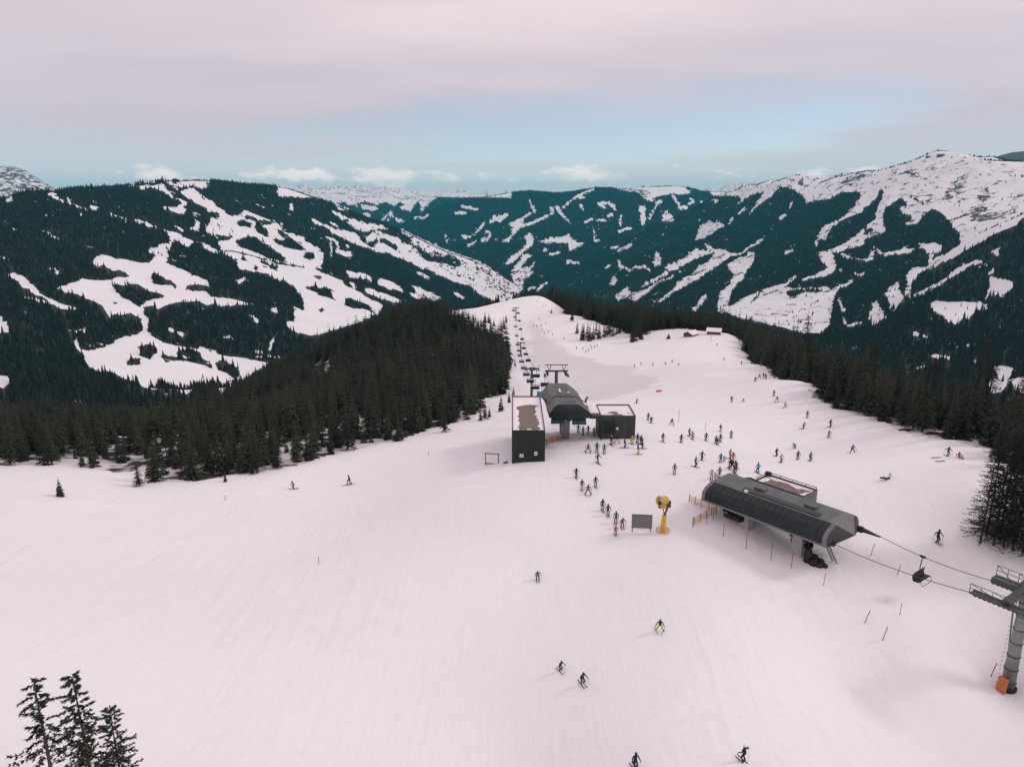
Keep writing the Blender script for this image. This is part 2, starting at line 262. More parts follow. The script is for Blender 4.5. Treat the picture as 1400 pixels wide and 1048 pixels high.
# right mountain
S("950,328 955,315 960,307 968,305 972,302 973,305 980,306 983,302 985,306 992,308 980,314 972,320 967,322 958,326",
  "908,365 920,360 933,355 942,348 950,342 952,340 958,342 965,344 980,344 965,348 950,354 935,362 920,370 908,378 895,385 880,393 874,396 878,391 890,383 905,376 912,370",
  "963,331 968,336 980,341 990,342 1000,346 993,353 980,364 965,374 950,384 935,392 922,398 910,408 903,413 890,411 900,411 910,405 922,393 928,385 940,378 948,374 955,364 965,360 975,352 978,347 970,343 965,338",
  "940,365 930,372 918,380 905,385 895,391 888,397 885,402 875,407 870,412 862,411 858,406 850,408 845,412 841,405 850,397 855,394 857,390 858,395 862,400 870,400 885,396 895,387 905,383 920,376",
  "942,421 950,420 957,410 962,404 968,402 965,408 960,414 952,426", "994,363 1005,355 1020,350 1026,344 1033,347 1030,357 1022,368 1017,380 1008,388 1001,396 998,408 996,417 992,422 985,430 980,420 985,400 998,390 999,382 1004,375 1000,370",
  "980,342 1000,346 1012,347 1025,337 1036,330 1045,322 1046,324 1035,334 1022,342 1014,348 1000,350 985,360 980,365",
  "985,424 1000,418 1020,406 1035,400 1050,396 1055,392 1070,389 1078,385 1080,387 1073,394 1090,394 1110,394 1132,393 1135,396 1140,400 1138,425 1132,446 1120,456 1100,456 1070,448 1040,440 1010,434",
  "1071,345 1075,342 1085,341 1085,343 1075,348", "1116,347 1125,343 1130,346 1134,341 1142,340 1150,337 1158,332 1165,325 1173,322 1180,315 1187,308 1192,305 1198,299 1208,298 1207,305 1212,314 1203,319 1195,322 1189,325 1188,323 1183,327 1180,335 1172,338 1165,337 1155,341 1147,345 1138,345 1140,353 1144,364 1142,370 1136,375 1120,379 1100,383 1090,385 1105,379 1120,373 1128,370 1131,366 1128,360 1124,358 1121,352 1128,352",
  "1112,341 1115,330 1120,320 1124,312 1130,308 1140,304 1150,298 1160,290 1170,282 1180,272 1188,262 1195,260 1200,268 1195,274 1188,280 1182,284 1178,290 1165,295 1155,301 1145,305 1135,312 1132,320 1128,328 1122,325 1117,335",
  "1168,352 1178,355 1188,352 1190,344 1195,343 1197,350 1192,356 1182,357 1172,356", "1205,347 1220,344 1235,341 1252,341 1245,345 1232,347 1218,349 1210,350", "1138,385 1140,388 1150,389 1160,386 1165,380 1168,381 1160,390 1150,393 1147,396 1145,402 1135,402 1137,395 1148,391",
  "1145,405 1150,412 1156,425 1152,428 1148,417", "1186,430 1190,425 1193,417 1198,412 1203,418 1206,425 1208,432 1202,438 1198,448 1195,449 1192,440 1188,436", "1210,399 1218,392 1225,386 1230,388 1230,398 1236,405 1232,415 1225,418 1220,423 1217,423 1215,412 1212,405",
  "1256,334 1265,334 1275,333 1286,335 1288,342 1285,346 1275,347 1270,346 1262,340", "1270,350 1278,347 1275,355 1272,366 1268,366")
S("968,262 980,255 1000,245 1020,235 1050,225 1080,215 1100,215 1150,210 1200,200 1260,195 1300,195 1345,200 1420,210 1420,296 1400,298 1385,310 1370,315 1350,325 1330,335 1320,341 1310,348 1295,355 1285,362 1272,368 1256,373 1250,382 1246,390 1246,400 1245,408 1238,405 1237,398 1240,385 1240,375 1246,367 1265,365 1272,360 1280,352 1300,344 1312,336 1311,318 1304,312 1300,303 1292,296 1285,290 1278,286 1270,287 1262,295 1258,303 1250,308 1240,308 1236,306 1245,302 1248,296 1240,292 1232,290 1230,284 1237,284 1240,276 1230,270 1222,278 1212,282 1208,290 1208,299 1198,299 1200,284 1203,278 1210,262 1205,258 1200,264 1190,275 1180,284 1175,290 1165,294 1160,292 1170,280 1178,268 1175,262 1163,262 1155,262 1145,266 1132,272 1120,274 1105,276 1102,278 1100,270 1090,262 1075,255 1065,256 1060,262 1055,270 1040,280 1030,288 1022,297 1030,284 1038,272 1045,262 1035,264 1025,268 1008,280 1015,270 1005,268 990,268 975,267")
FO("1180,322 1185,314 1192,309 1193,315 1188,322", "1072,398 1080,397 1095,396 1115,396 1132,397 1120,400 1100,401 1085,405 1080,408 1076,402", "1023,416 1032,405 1040,400 1037,405 1030,412", "1240,262 1246,268 1256,274 1266,279 1262,280 1250,274 1243,268")
LN(1.3, "1078,385 1088,378", "1152,435 1161,446 1177,441", "1222,424 1236,410", "1205,436 1214,432", "1195,338 1207,348", "1150,348 1165,353", "1170,374 1175,377 1182,374", "1250,405 1270,393 1287,388 1297,380", "997,305 1002,298", "1066,300 1074,294", "1082,277 1080,284", "1018,285 1010,292")
S("1297,380 1298,373 1310,366 1322,360 1332,356 1342,356 1342,360 1352,363 1360,361 1350,365 1340,361 1328,361 1315,370 1305,378", "1355,343 1362,343 1368,350 1362,350", "1349,372 1358,366 1360,369 1356,373 1350,374",
  "1353,378 1365,381 1375,382 1383,385 1384,393 1375,400 1370,408 1366,403 1358,404 1350,409 1346,412 1350,400 1352,390", "1271,416 1280,411 1290,413 1310,413 1335,414 1340,412 1345,418 1350,416 1350,423 1340,423 1328,430 1325,437 1318,435 1310,443 1305,444 1297,440 1290,433 1280,427 1273,424",
  "1247,455 1252,453 1262,458 1272,462 1264,461 1250,459", "1272,487 1280,484 1288,487 1300,488 1302,492 1290,490 1278,491", "1353,501 1370,500 1385,504 1396,508 1390,512 1387,518 1378,521 1374,530 1368,536 1355,538 1350,531 1351,522 1360,518 1366,520 1362,506",
  "1383,522 1392,517 1420,514 1420,540 1388,534", "1265,430 1272,434 1276,438 1270,437", "1330,492 1333,492 1333,496 1330,496")
# far right ridge and far left rock
S("5,250 12,248 18,258 18,275 8,276", "1385,222 1400,226 1420,226 1420,232 1390,228")
# slopes with thin tree cover: share of ground carrying trees
THIN = [(.16, PG("1090,250 1180,228 1260,210 1340,212 1400,222 1400,300 1340,335 1310,340 1300,300 1240,260 1200,262 1140,272 1100,276")), (.22, PG("1325,270 1352,268 1352,310 1325,310")), (.16, PG("1340,300 1400,272 1400,300 1345,325")), (.2, PG("1150,240 1200,232 1210,250 1165,262 1125,275")),
        (.3, PG("980,260 1050,248 1090,245 1100,275 1030,290")), (.25, PG("1080,404 1140,400 1138,445 1070,446")), (.35, PG("1130,385 1160,385 1150,405 1135,420")), (.4, PG("205,340 232,334 232,350 210,352")),
        (.35, PG("225,300 285,320 320,318 300,290 265,298")), (.3, PG("545,312 600,336 700,388 690,412 560,350")), (.35, PG("880,350 950,340 930,375 870,400")), (.35, PG("9,373 60,400 120,430 60,410")), (.3, PG("144,248 285,246 285,260 150,260")),
        (.3, PG("1348,378 1386,382 1384,396 1350,412")), (.25, PG("1285,418 1345,414 1325,440 1300,444")), (.3, PG("640,290 700,290 700,330 640,330")), (.3, PG("290,520 350,525 350,552 290,552")), (.4, PG("90,556 136,556 136,596 90,596")), (.3, PG("1205,385 1240,385 1240,425 1210,425")), (.2, PG("1185,412 1210,412 1210,450 1185,450")), (.35, PG("0,430 60,440 60,460 0,460"))]
ROCKS = [PG(q) for q in ("1176,232 1190,228 1200,232 1190,240 1160,256 1140,266 1150,250", "1082,243 1090,239 1100,250 1114,257 1104,259 1088,252", "1214,240 1246,229 1254,236 1268,244 1284,254 1272,252 1256,244 1244,237 1222,243", "1304,248 1316,238 1323,250 1318,270 1308,276", "1334,262 1350,250 1354,268 1340,278", "1326,286 1342,278 1354,284 1348,304 1332,304", "1000,257 1036,251 1030,259 1004,262", "1290,262 1300,250 1304,270 1296,286", "1350,296 1372,286 1380,292 1356,308", "1262,270 1276,262 1280,274 1268,284", "856,258 890,258 884,274 868,268")]
SX, X0, Y0, RW, RH = 2.0, -80.0, 190.0, 3140, 900
RAS = np.zeros((RH, RW), np.float32); TPR = np.zeros((RH, RW), np.float32)
def inside(poly, x, y):
    c = np.zeros(x.shape, bool); n = len(poly)
    for i in range(n):
        x1, y1 = poly[i]; x2, y2 = poly[i - 1]
        if y1 == y2: continue
        c ^= ((y1 > y) != (y2 > y)) & (x < (x2 - x1) * (y - y1) / (y2 - y1) + x1)
    return c
def box_of(poly, pad):
    a = np.maximum(0, ((poly.min(0) - pad - [X0, Y0]) * SX).astype(int)); b = ((poly.max(0) + pad - [X0, Y0]) * SX).astype(int) + 1
    b = np.minimum(b, [RW, RH]); X, Y = np.meshgrid(np.arange(a[0], b[0]) / SX + X0, np.arange(a[1], b[1]) / SX + Y0)
    return (slice(a[1], b[1]), slice(a[0], b[0])), X, Y
for v, poly in OPS:
    if v in (0, 1):
        sl, X, Y = box_of(poly, 1); RAS[sl][inside(poly, X, Y)] = v
    else:
        w = abs(v) if v < 0 else v - 10
        for i in range(len(poly) - 1):
            seg = poly[i:i + 2]; sl, X, Y = box_of(seg, 3); d = seg[1] - seg[0]
            t = np.clip(((X - seg[0, 0]) * d[0] + (Y - seg[0, 1]) * d[1]) / (d @ d), 0, 1)
            RAS[sl][np.hypot(X - seg[0, 0] - t * d[0], Y - seg[0, 1] - t * d[1]) < w * .5 + (.25 if v < 0 else .75)] = 0 if v < 0 else 1
RKR = np.zeros((RH, RW), np.float32)
for poly in ROCKS:
    sl, X, Y = box_of(poly, 1); RKR[sl][inside(poly, X, Y)] = 1
for p, poly in THIN:
    sl, X, Y = box_of(poly, 1); TPR[sl][inside(poly, X, Y)] = p
def look(A, px, py):
    i = np.clip(((px - X0) * SX), 0, RW - 1.01); j = np.clip(((py - Y0) * SX), 0, RH - 1.01)
    i0 = i.astype(int); j0 = j.astype(int); fi = i - i0; fj = j - j0; i1 = np.minimum(i0 + 1, RW - 1); j1 = np.minimum(j0 + 1, RH - 1)
    return (A[j0, i0] * (1 - fi) + A[j0, i1] * fi) * (1 - fj) + (A[j1, i0] * (1 - fi) + A[j1, i1] * fi) * fj
# ------------------------------------------------------------------ plan outlines of the two woods on the near ridge
def plan(s): return np.array([onr(px, py, r)[:2] for px, py, r in T(s)])
WOOD_L = plan("""-80,628,150 0,628,147 60,632,146 110,636,144 190,648,138 255,655,130 330,652,128 380,640,128 440,620,136 520,602,145 600,584,154 617,582,157 652,570,167 658,550,195 662,533,226 689,525,243 699,503,330 695,482,412 690,474,425 684,466,448 662,461,465 640,457,480 620,448,505 604,432,560
596,424,640 580,424,760""")
WOOD_L = np.vstack([WOOD_L, [[-60, 960], [-330, 980], [-640, 800], [-640, 350], [-420, 160]]])
WOOD_R = plan("""1560,690,116 1420,652,124 1385,632,128 1350,621,136 1300,604,143 1260,592,148 1200,575,166 1150,553,184 1100,525,214 1062,505,272 1040,492,305 1026,484,380 1016,470,405 1004,458,424 986,450,442 962,445,458 930,444,480 905,452,475 884,462,455 866,468,450 850,452,480 800,446,520 782,432,565 772,414,618 752,404,665 735,402,690 712,402,720""")
WOOD_R = np.vstack([WOOD_R, [[8, 960], [330, 960], [560, 760], [560, 330], [330, 150]]])
GREY_PATCH = plan("""720,463,485 724,457,505 754,466,450 780,477,400 814,486,372 820,494,352 860,503,326 862,511,305 877,513,300 894,518,288 895,537,240 843,541,230 803,549,212 792,541,236 770,531,262 740,520,290 729,494,352""")  # plan outline of the greyer snow patch in the bowl
# ------------------------------------------------------------------ materials
def new_mat(name):
    m = bpy.data.materials.new(name); m.use_nodes = True; nt = m.node_tree; b = nt.nodes['Principled BSDF']; return m, nt, b
def N(nt, typ, **kw):
    n = nt.nodes.new(typ)
    for k, v in kw.items():
        if k in n.inputs.keys() if isinstance(k, str) else False: n.inputs[k].default_value = v
        else: setattr(n, k, v)
    return n
def ramp(nt, a, b, src=None, ca=(0, 0, 0, 1), cb=(1, 1, 1, 1)):
    r = nt.nodes.new('ShaderNodeValToRGB'); e = r.color_ramp.elements
    e[0].position = a; e[1].position = b; e[0].color = ca; e[1].color = cb
    if src is not None: nt.links.new(src, r.inputs[0])
    return r
def noise(nt, vec, scale, detail=4, rough=.55):
    n = nt.nodes.new('ShaderNodeTexNoise'); n.inputs['Scale'].default_value = scale; n.inputs['Detail'].default_value = detail; n.inputs['Roughness'].default_value = rough
    if vec is not None: nt.links.new(vec, n.inputs['Vector'])
    return n.outputs['Fac']
def mixc(nt, fac, a, b):
    m = nt.nodes.new('ShaderNodeMix'); m.data_type = 'RGBA'
    for k, v in ((0, fac), (6, a), (7, b)):
        if isinstance(v, (int, float)): m.inputs[k].default_value = v
        elif isinstance(v, tuple): m.inputs[k].default_value = (*v, 1) if len(v) == 3 else v
        else: nt.links.new(v, m.inputs[k])
    return m.outputs[2]
def math_(nt, op, a, b=None):
    m = nt.nodes.new('ShaderNodeMath'); m.operation = op
    for k, v in ((0, a), (1, b)):
        if v is None: continue
        if isinstance(v, (int, float)): m.inputs[k].default_value = v
        else: nt.links.new(v, m.inputs[k])
    return m.outputs[0]
def simple(name, col, rough=.6, var=.15, scale=3.0, metal=0.0, bump=0.0, spec=.3):
    m, nt, b = new_mat(name); tc = nt.nodes.new('ShaderNodeTexCoord')
    f = noise(nt, tc.outputs['Object'], scale, 5)
    d = tuple(c * (1 - var) for c in col); l = tuple(min(1, c * (1 + var)) for c in col)
    r = ramp(nt, .3, .7, f, (*d, 1), (*l, 1)); nt.links.new(r.outputs[0], b.inputs['Base Color'])
    b.inputs['Roughness'].default_value = rough; b.inputs['Metallic'].default_value = metal; b.inputs['Specular IOR Level'].default_value = spec
    if bump:
        bp = nt.nodes.new('ShaderNodeBump'); bp.inputs['Strength'].default_value = bump; bp.inputs['Distance'].default_value = .05
        nt.links.new(noise(nt, tc.outputs['Object'], scale * 6, 3), bp.inputs['Height']); nt.links.new(bp.outputs[0], b.inputs['Normal'])
    return m
SNA, SNB, SNC = (.785, .783, .80), (.852, .852, .868), (.77, .772, .793)
def base_link(nt, b, fac):
    src = b.inputs['Base Color'].links[0].from_socket; m = nt.nodes.new('ShaderNodeMix'); m.data_type = 'RGBA'; m.blend_type = 'MULTIPLY'
    nt.links.new(math_(nt, 'MULTIPLY', math_(nt, 'MULTIPLY', fac, ramp(nt, .42, .62, noise(nt, nt.nodes['Geometry'].outputs['Position'], .035, 3)).outputs[0]), .85), m.inputs[0]); nt.links.new(src, m.inputs[6]); m.inputs[7].default_value = (.90, .895, .915, 1); nt.links.new(m.outputs[2], b.inputs['Base Color'])
def terrain_mat(name, near):
    m, nt, b = new_mat(name); g = nt.nodes.new('ShaderNodeNewGeometry'); pos = g.outputs['Position']
    at_ = lambda n: N(nt, 'ShaderNodeAttribute', attribute_name=n).outputs['Fac']
    snow, rock = at_('snow'), at_('rock')
    if near:
        big = noise(nt, pos, .022, 4); fine = noise(nt, pos, .35, 5); mid = noise(nt, pos, .09, 4)
        c1 = mixc(nt, ramp(nt, .3, .7, big).outputs[0], SNA, SNB)
        c1 = mixc(nt, math_(nt, 'MULTIPLY', ramp(nt, .45, .75, mid).outputs[0], .35), c1, SNC)
        c1 = mixc(nt, math_(nt, 'MULTIPLY', ramp(nt, .5, .72, noise(nt, pos, .6, 6, .7)).outputs[0], .5), c1, (.77, .755, .775))
        c1 = mixc(nt, math_(nt, 'MULTIPLY', at_('groom'), .8), c1, (.66, .635, .66))  # likely cloud or ridge shade, painted as greyer, darker snow colour in the bowl
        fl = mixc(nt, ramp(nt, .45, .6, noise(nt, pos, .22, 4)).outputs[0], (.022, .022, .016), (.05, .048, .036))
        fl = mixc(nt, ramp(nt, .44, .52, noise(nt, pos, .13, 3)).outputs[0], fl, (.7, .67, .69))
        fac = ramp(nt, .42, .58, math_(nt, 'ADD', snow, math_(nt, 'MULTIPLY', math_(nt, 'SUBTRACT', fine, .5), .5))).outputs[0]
        nt.links.new(mixc(nt, fac, fl, c1), b.inputs['Base Color'])
        # ski tracks: fine streaks down the slope, broken up by noise
        mp = nt.nodes.new('ShaderNodeMapping'); mp.inputs['Scale'].default_value = (1.3, .07, .3); mp.inputs['Rotation'].default_value = (0, 0, .35); nt.links.new(pos, mp.inputs['Vector'])
        st = noise(nt, mp.outputs[0], 1.0, 5, .7)
        mp2 = nt.nodes.new('ShaderNodeMapping'); mp2.inputs['Scale'].default_value = (.9, .1, .3); mp2.inputs['Rotation'].default_value = (0, 0, -.6); nt.links.new(pos, mp2.inputs['Vector'])
        st2 = noise(nt, mp2.outputs[0], 1.0, 5, .7)
        trk = math_(nt, 'ADD', math_(nt, 'MULTIPLY', ramp(nt, .50, .66, st).outputs[0], .5), math_(nt, 'MULTIPLY', ramp(nt, .52, .68, st2).outputs[0], .5))
        base_link(nt, b, trk)
        h = math_(nt, 'ADD', math_(nt, 'MULTIPLY', st, .5), math_(nt, 'ADD', math_(nt, 'MULTIPLY', st2, .4), math_(nt, 'MULTIPLY', noise(nt, pos, 1.6, 5), .35)))
        bp = nt.nodes.new('ShaderNodeBump'); bp.inputs['Strength'].default_value = .6; bp.inputs['Distance'].default_value = .22
        nt.links.new(h, bp.inputs['Height']); nt.links.new(bp.outputs[0], b.inputs['Normal'])
    else:
        n1 = noise(nt, pos, .03, 5, .65); n2 = noise(nt, pos, .008, 5)
        c1 = mixc(nt, ramp(nt, .3, .75, n2).outputs[0], SNB, SNC)
        mp = nt.nodes.new('ShaderNodeMapping'); mp.inputs['Scale'].default_value = (.026, .014, .007); nt.links.new(pos, mp.inputs['Vector'])
        rk = ramp(nt, .46, .52, math_(nt, 'ADD', noise(nt, mp.outputs[0], 1.0, 8, .72), math_(nt, 'MULTIPLY', math_(nt, 'SUBTRACT', rock, .5), .5))).outputs[0]
        c1 = mixc(nt, rk, c1, (.075, .076, .08))
        fl = mixc(nt, ramp(nt, .35, .7, n1).outputs[0], (.014, .02, .018), (.04, .048, .044))
        fac = ramp(nt, .40, .60, math_(nt, 'ADD', snow, math_(nt, 'MULTIPLY', math_(nt, 'SUBTRACT', n1, .5), .7))).outputs[0]
        nt.links.new(mixc(nt, fac, fl, c1), b.inputs['Base Color'])
        bp = nt.nodes.new('ShaderNodeBump'); bp.inputs['Strength'].default_value = .5; bp.inputs['Distance'].default_value = 6
        nt.links.new(n1, bp.inputs['Height']); nt.links.new(bp.outputs[0], b.inputs['Normal'])
    b.inputs['Roughness'].default_value = .75; b.inputs['Specular IOR Level'].default_value = .15
    return m
# ------------------------------------------------------------------ land sheets
def grid_mesh(name, G, attrs, m, label_kind='structure'):
    A, R, X, Y, Z, W = G; nr, nc = A.shape
    me = bpy.data.meshes.new(name); nv = nr * nc
    me.vertices.add(nv); me.vertices.foreach_set('co', np.stack([X, Y, Z], -1).astype(np.float32).ravel())
    j, i = np.meshgrid(np.arange(nr - 1), np.arange(nc - 1), indexing='ij'); k = (j * nc + i).ravel()
    q = np.stack([k, k + nc, k + nc + 1, k + 1], -1)[:, ::-1].astype(np.int32)
    # azimuth grows clockwise, so this winding faces up
    q = q[:, ::-1] if False else q
    nf = len(q); me.loops.add(nf * 4); me.loops.foreach_set('vertex_index', q.ravel()); me.polygons.add(nf)
    me.polygons.foreach_set('loop_start', np.arange(nf, dtype=np.int32) * 4); me.polygons.foreach_set('use_smooth', np.ones(nf, bool))
    me.update(calc_edges=True)
    for an, av in attrs.items():
        a = me.attributes.new(an, 'FLOAT', 'POINT'); a.data.foreach_set('value', av.astype(np.float32).ravel())
    me.materials.append(m); o = bpy.data.objects.new(name, me); COL.objects.link(o); o['kind'] = label_kind
    if me.polygons[0].normal.z < 0: me.flip_normals()
    return o
A, R, X, Y, Z, W = NG
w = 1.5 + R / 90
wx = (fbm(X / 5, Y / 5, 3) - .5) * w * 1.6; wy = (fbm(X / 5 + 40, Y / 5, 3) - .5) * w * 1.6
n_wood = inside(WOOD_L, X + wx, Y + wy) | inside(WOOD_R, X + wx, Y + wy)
n_groom = inside(GREY_PATCH, X + (fbm(X / 9, Y / 9, 3) - .5) * 14, Y + (fbm(X / 9 + 9, Y / 9, 3) - .5) * 14).astype(float)  # mask of the greyer bowl snow that stands in for likely shade
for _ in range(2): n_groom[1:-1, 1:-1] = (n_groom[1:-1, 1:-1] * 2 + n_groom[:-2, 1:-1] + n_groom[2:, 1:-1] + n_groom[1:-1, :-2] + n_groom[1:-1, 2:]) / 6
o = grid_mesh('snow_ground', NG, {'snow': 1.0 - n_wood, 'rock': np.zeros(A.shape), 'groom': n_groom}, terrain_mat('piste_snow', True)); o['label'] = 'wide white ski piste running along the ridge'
A, R, X, Y, Z, W = MG
PX, PY = proj(X, Y, Z)
jit = np.clip(R / 2500, .4, 1) * 1.2
JX = (fbm(X / 22, Y / 22, 3) - .5) * 7 * jit; JY = (fbm(X / 22 + 50, Y / 22, 3) - .5) * 4 * jit
m_snow = np.clip(look(RAS, PX + JX, PY + JY) + .6 * look(RAS, PX + JX, PY + JY + .8) * (look(RAS, PX, PY - .8) < .5), 0, 1); m_thin = look(TPR, PX, PY)
hid = ~MVIS & (W != 9)
alt = np.where(fbm(X / 260, Y / 260, 4) > .56, 1.0, 0.0)
speck = (fbm(X / 34, Y / 34, 3) > .765) & (R < 9000); m_snow = np.where(speck, np.maximum(m_snow, .62), m_snow)
m_snow = np.where(hid, alt, m_snow); m_snow[W == 9] = 1
m_rock = np.zeros(A.shape); m_rock[(W == 9)] = .33; m_rock[W == 7] = .52; m_snow[W == 7] = 1; m_rock[W == 8] = .9; m_snow[(W == 8)] = np.maximum(m_snow[W == 8], .7); m_rock[W == 6] = .3; m_rock[(W == 4)] = .30; m_rock = np.maximum(m_rock, .53 * np.clip(sum(look(RKR, PX + JX * q + a, PY + JY * q + b) for q, a, b in ((1, 0, 0), (2, 3, 2), (2, -3, -2), (3, 4, -3), (3, -4, 3))) / 4, 0, 1))
o = grid_mesh('mountains', MG, {'snow': m_snow, 'rock': m_rock}, terrain_mat('mountain_snow', False)); o['label'] = 'snowy forested mountains round the valley'
# ------------------------------------------------------------------ mesh helper
from mathutils import Vector, Matrix, Euler
class MB:
    def __init__(s): s.v = []; s.f = []; s.m = []
    def add(s, vs, fs, mi=0):
        k = len(s.v); s.v += [tuple(v) for v in vs]; s.f += [tuple(i + k for i in f) for f in fs]; s.m += [mi] * len(fs)
    def hexa(s, p, mi=0):  # 8 points: bottom ring of four, top ring of four (counter-clockwise from above)
        s.add(p, [(3, 2, 1, 0), (4, 5, 6, 7), (0, 1, 5, 4), (1, 2, 6, 5), (2, 3, 7, 6), (3, 0, 4, 7)], mi)
    def box(s, c, d, ux=(1, 0, 0), uz=(0, 0, 1), mi=0):
        ux = Vector(ux).normalized(); uz = Vector(uz).normalized(); uy = uz.cross(ux).normalized(); uz = ux.cross(uy); c = Vector(c); X, Y, Z = (ux * d[0] / 2, uy * d[1] / 2, uz * d[2] / 2)
        s.hexa([c - X - Y - Z, c + X - Y - Z, c + X + Y - Z, c - X + Y - Z, c - X - Y + Z, c + X - Y + Z, c + X + Y + Z, c - X + Y + Z], mi)
    def bar(s, a, b, w, h=None, mi=0, up=(0, 0, 1)):
        a, b = Vector(a), Vector(b); d = (b - a); u = Vector(up)
        if abs(d.normalized().dot(u)) > .98: u = Vector((0, 1, 0))
        y = u.cross(d).normalized(); z = d.normalized().cross(y)
        s.box((a + b) / 2, (d.length, w, h or w), d, z, mi)
    def tube(s, pts, r, n=8, mi=0, caps=True):
        pts = [Vector(p) for p in pts]; rs = r if isinstance(r, (list, tuple)) else [r] * len(pts); k0 = len(s.v); prev = None
        for i, p in enumerate(pts):
            d = (pts[min(i + 1, len(pts) - 1)] - pts[max(i - 1, 0)]).normalized()
            a = Vector((1, 0, 0)) if abs(d.x) < .9 else Vector((0, 1, 0))
            if prev is not None: a = prev
            y = d.cross(a).normalized(); x = y.cross(d).normalized(); prev = x
            for j in range(n):
                t = 2 * math.pi * j / n; s.v.append(tuple(p + (x * math.cos(t) + y * math.sin(t)) * rs[i]))
        for i in range(len(pts) - 1):
            for j in range(n):
                a = k0 + i * n + j; b = k0 + i * n + (j + 1) % n; s.f.append((a, b, b + n, a + n)); s.m.append(mi)
        if caps:
            s.f.append(tuple(k0 + j for j in reversed(range(n)))); s.m.append(mi); e = k0 + (len(pts) - 1) * n
            s.f.append(tuple(e + j for j in range(n))); s.m.append(mi)
    def lathe(s, prof, c=(0, 0, 0), n=16, mi=0, axis=(0, 0, 1)):
        ax = Vector(axis).normalized(); a = Vector((1, 0, 0)) if abs(ax.x) < .9 else Vector((0, 1, 0)); y = ax.cross(a).normalized(); x = y.cross(ax); c = Vector(c); k0 = len(s.v)
        for r, h in prof:
            for j in range(n):
                t = 2 * math.pi * j / n; s.v.append(tuple(c + ax * h + (x * math.cos(t) + y * math.sin(t)) * max(r, 1e-4)))
        for i in range(len(prof) - 1):
            for j in range(n):
                a_ = k0 + i * n + j; b = k0 + i * n + (j + 1) % n; s.f.append((a_, b, b + n, a_ + n)); s.m.append(mi)
    def prism(s, sec, e0, e1, fr, mi=0):
        """a closed outline (s, h) swept along the third axis of frame fr=(origin, along, across, up)"""
        o, u, n, z = fr; n0 = len(sec); k = len(s.v)
        for e in (e0, e1):
            for a, h in sec: s.v.append(tuple(o + u * e + n * a + z * h))
        for i in range(n0): s.f.append((k + i, k + (i + 1) % n0, k + n0 + (i + 1) % n0, k + n0 + i)); s.m.append(mi)
        s.f.append(tuple(k + i for i in reversed(range(n0)))); s.f.append(tuple(k + n0 + i for i in range(n0))); s.m += [mi, mi]
    def mesh(s, name, mats, smooth=False):
        me = bpy.data.meshes.new(name); me.from_pydata(s.v, [], s.f)
        for m in (mats if isinstance(mats, (list, tuple)) else [mats]): me.materials.append(m)
        me.polygons.foreach_set('material_index', s.m)
        if smooth: me.polygons.foreach_set('use_smooth', [True] * len(s.f))
        me.update(); return me
    def build(s, name, mats, parent=None, smooth=False, fix=True):
        me = s.mesh(name, mats, smooth)
        if fix:
            import bmesh
            bm = bmesh.new(); bm.from_mesh(me); bmesh.ops.recalc_face_normals(bm, faces=bm.faces); bm.to_mesh(me); bm.free()
        return put(name, me, parent)
def put(name, me, parent=None):
    o = bpy.data.objects.new(name, me); COL.objects.link(o)
    if parent is not None: o.parent = parent; o.matrix_parent_inverse = Matrix()
    return o
def thing(name, label, cat, loc=(0, 0, 0), rz=0, group=None, data=None):
    o = put(name, data); o.location = loc; o.rotation_euler = (0, 0, rz); o['label'] = label; o['category'] = cat
    if group: o['group'] = group
    return o
def tag(o, label, cat, group=None):
    o['label'] = label; o['category'] = cat
    if group: o['group'] = group
    return o
# ------------------------------------------------------------------ spruces
def needle_mat(name, dark, light):
    m, nt, b = new_mat(name); oi = nt.nodes.new('ShaderNodeObjectInfo'); g = nt.nodes.new('ShaderNodeNewGeometry'); tc = nt.nodes.new('ShaderNodeTexCoord')
    f = math_(nt, 'ADD', math_(nt, 'MULTIPLY', oi.outputs['Random'], .55), math_(nt, 'MULTIPLY', noise(nt, tc.outputs['Object'], 9, 3), .5))
    nt.links.new(ramp(nt, .15, .85, f, (*dark, 1), (*light, 1)).outputs[0], b.inputs['Base Color'])
    b.inputs['Roughness'].default_value = .8; b.inputs['Specular IOR Level'].default_value = .1
    return m
M_NEEDLE = needle_mat('spruce_needles', (.021, .028, .020), (.055, .062, .042))
M_FARN = needle_mat('far_spruce_needles', (.013, .018, .0175), (.031, .037, .033))
M_BARK = simple('spruce_bark', (.075, .058, .047), .9, .35, 8, bump=.4)
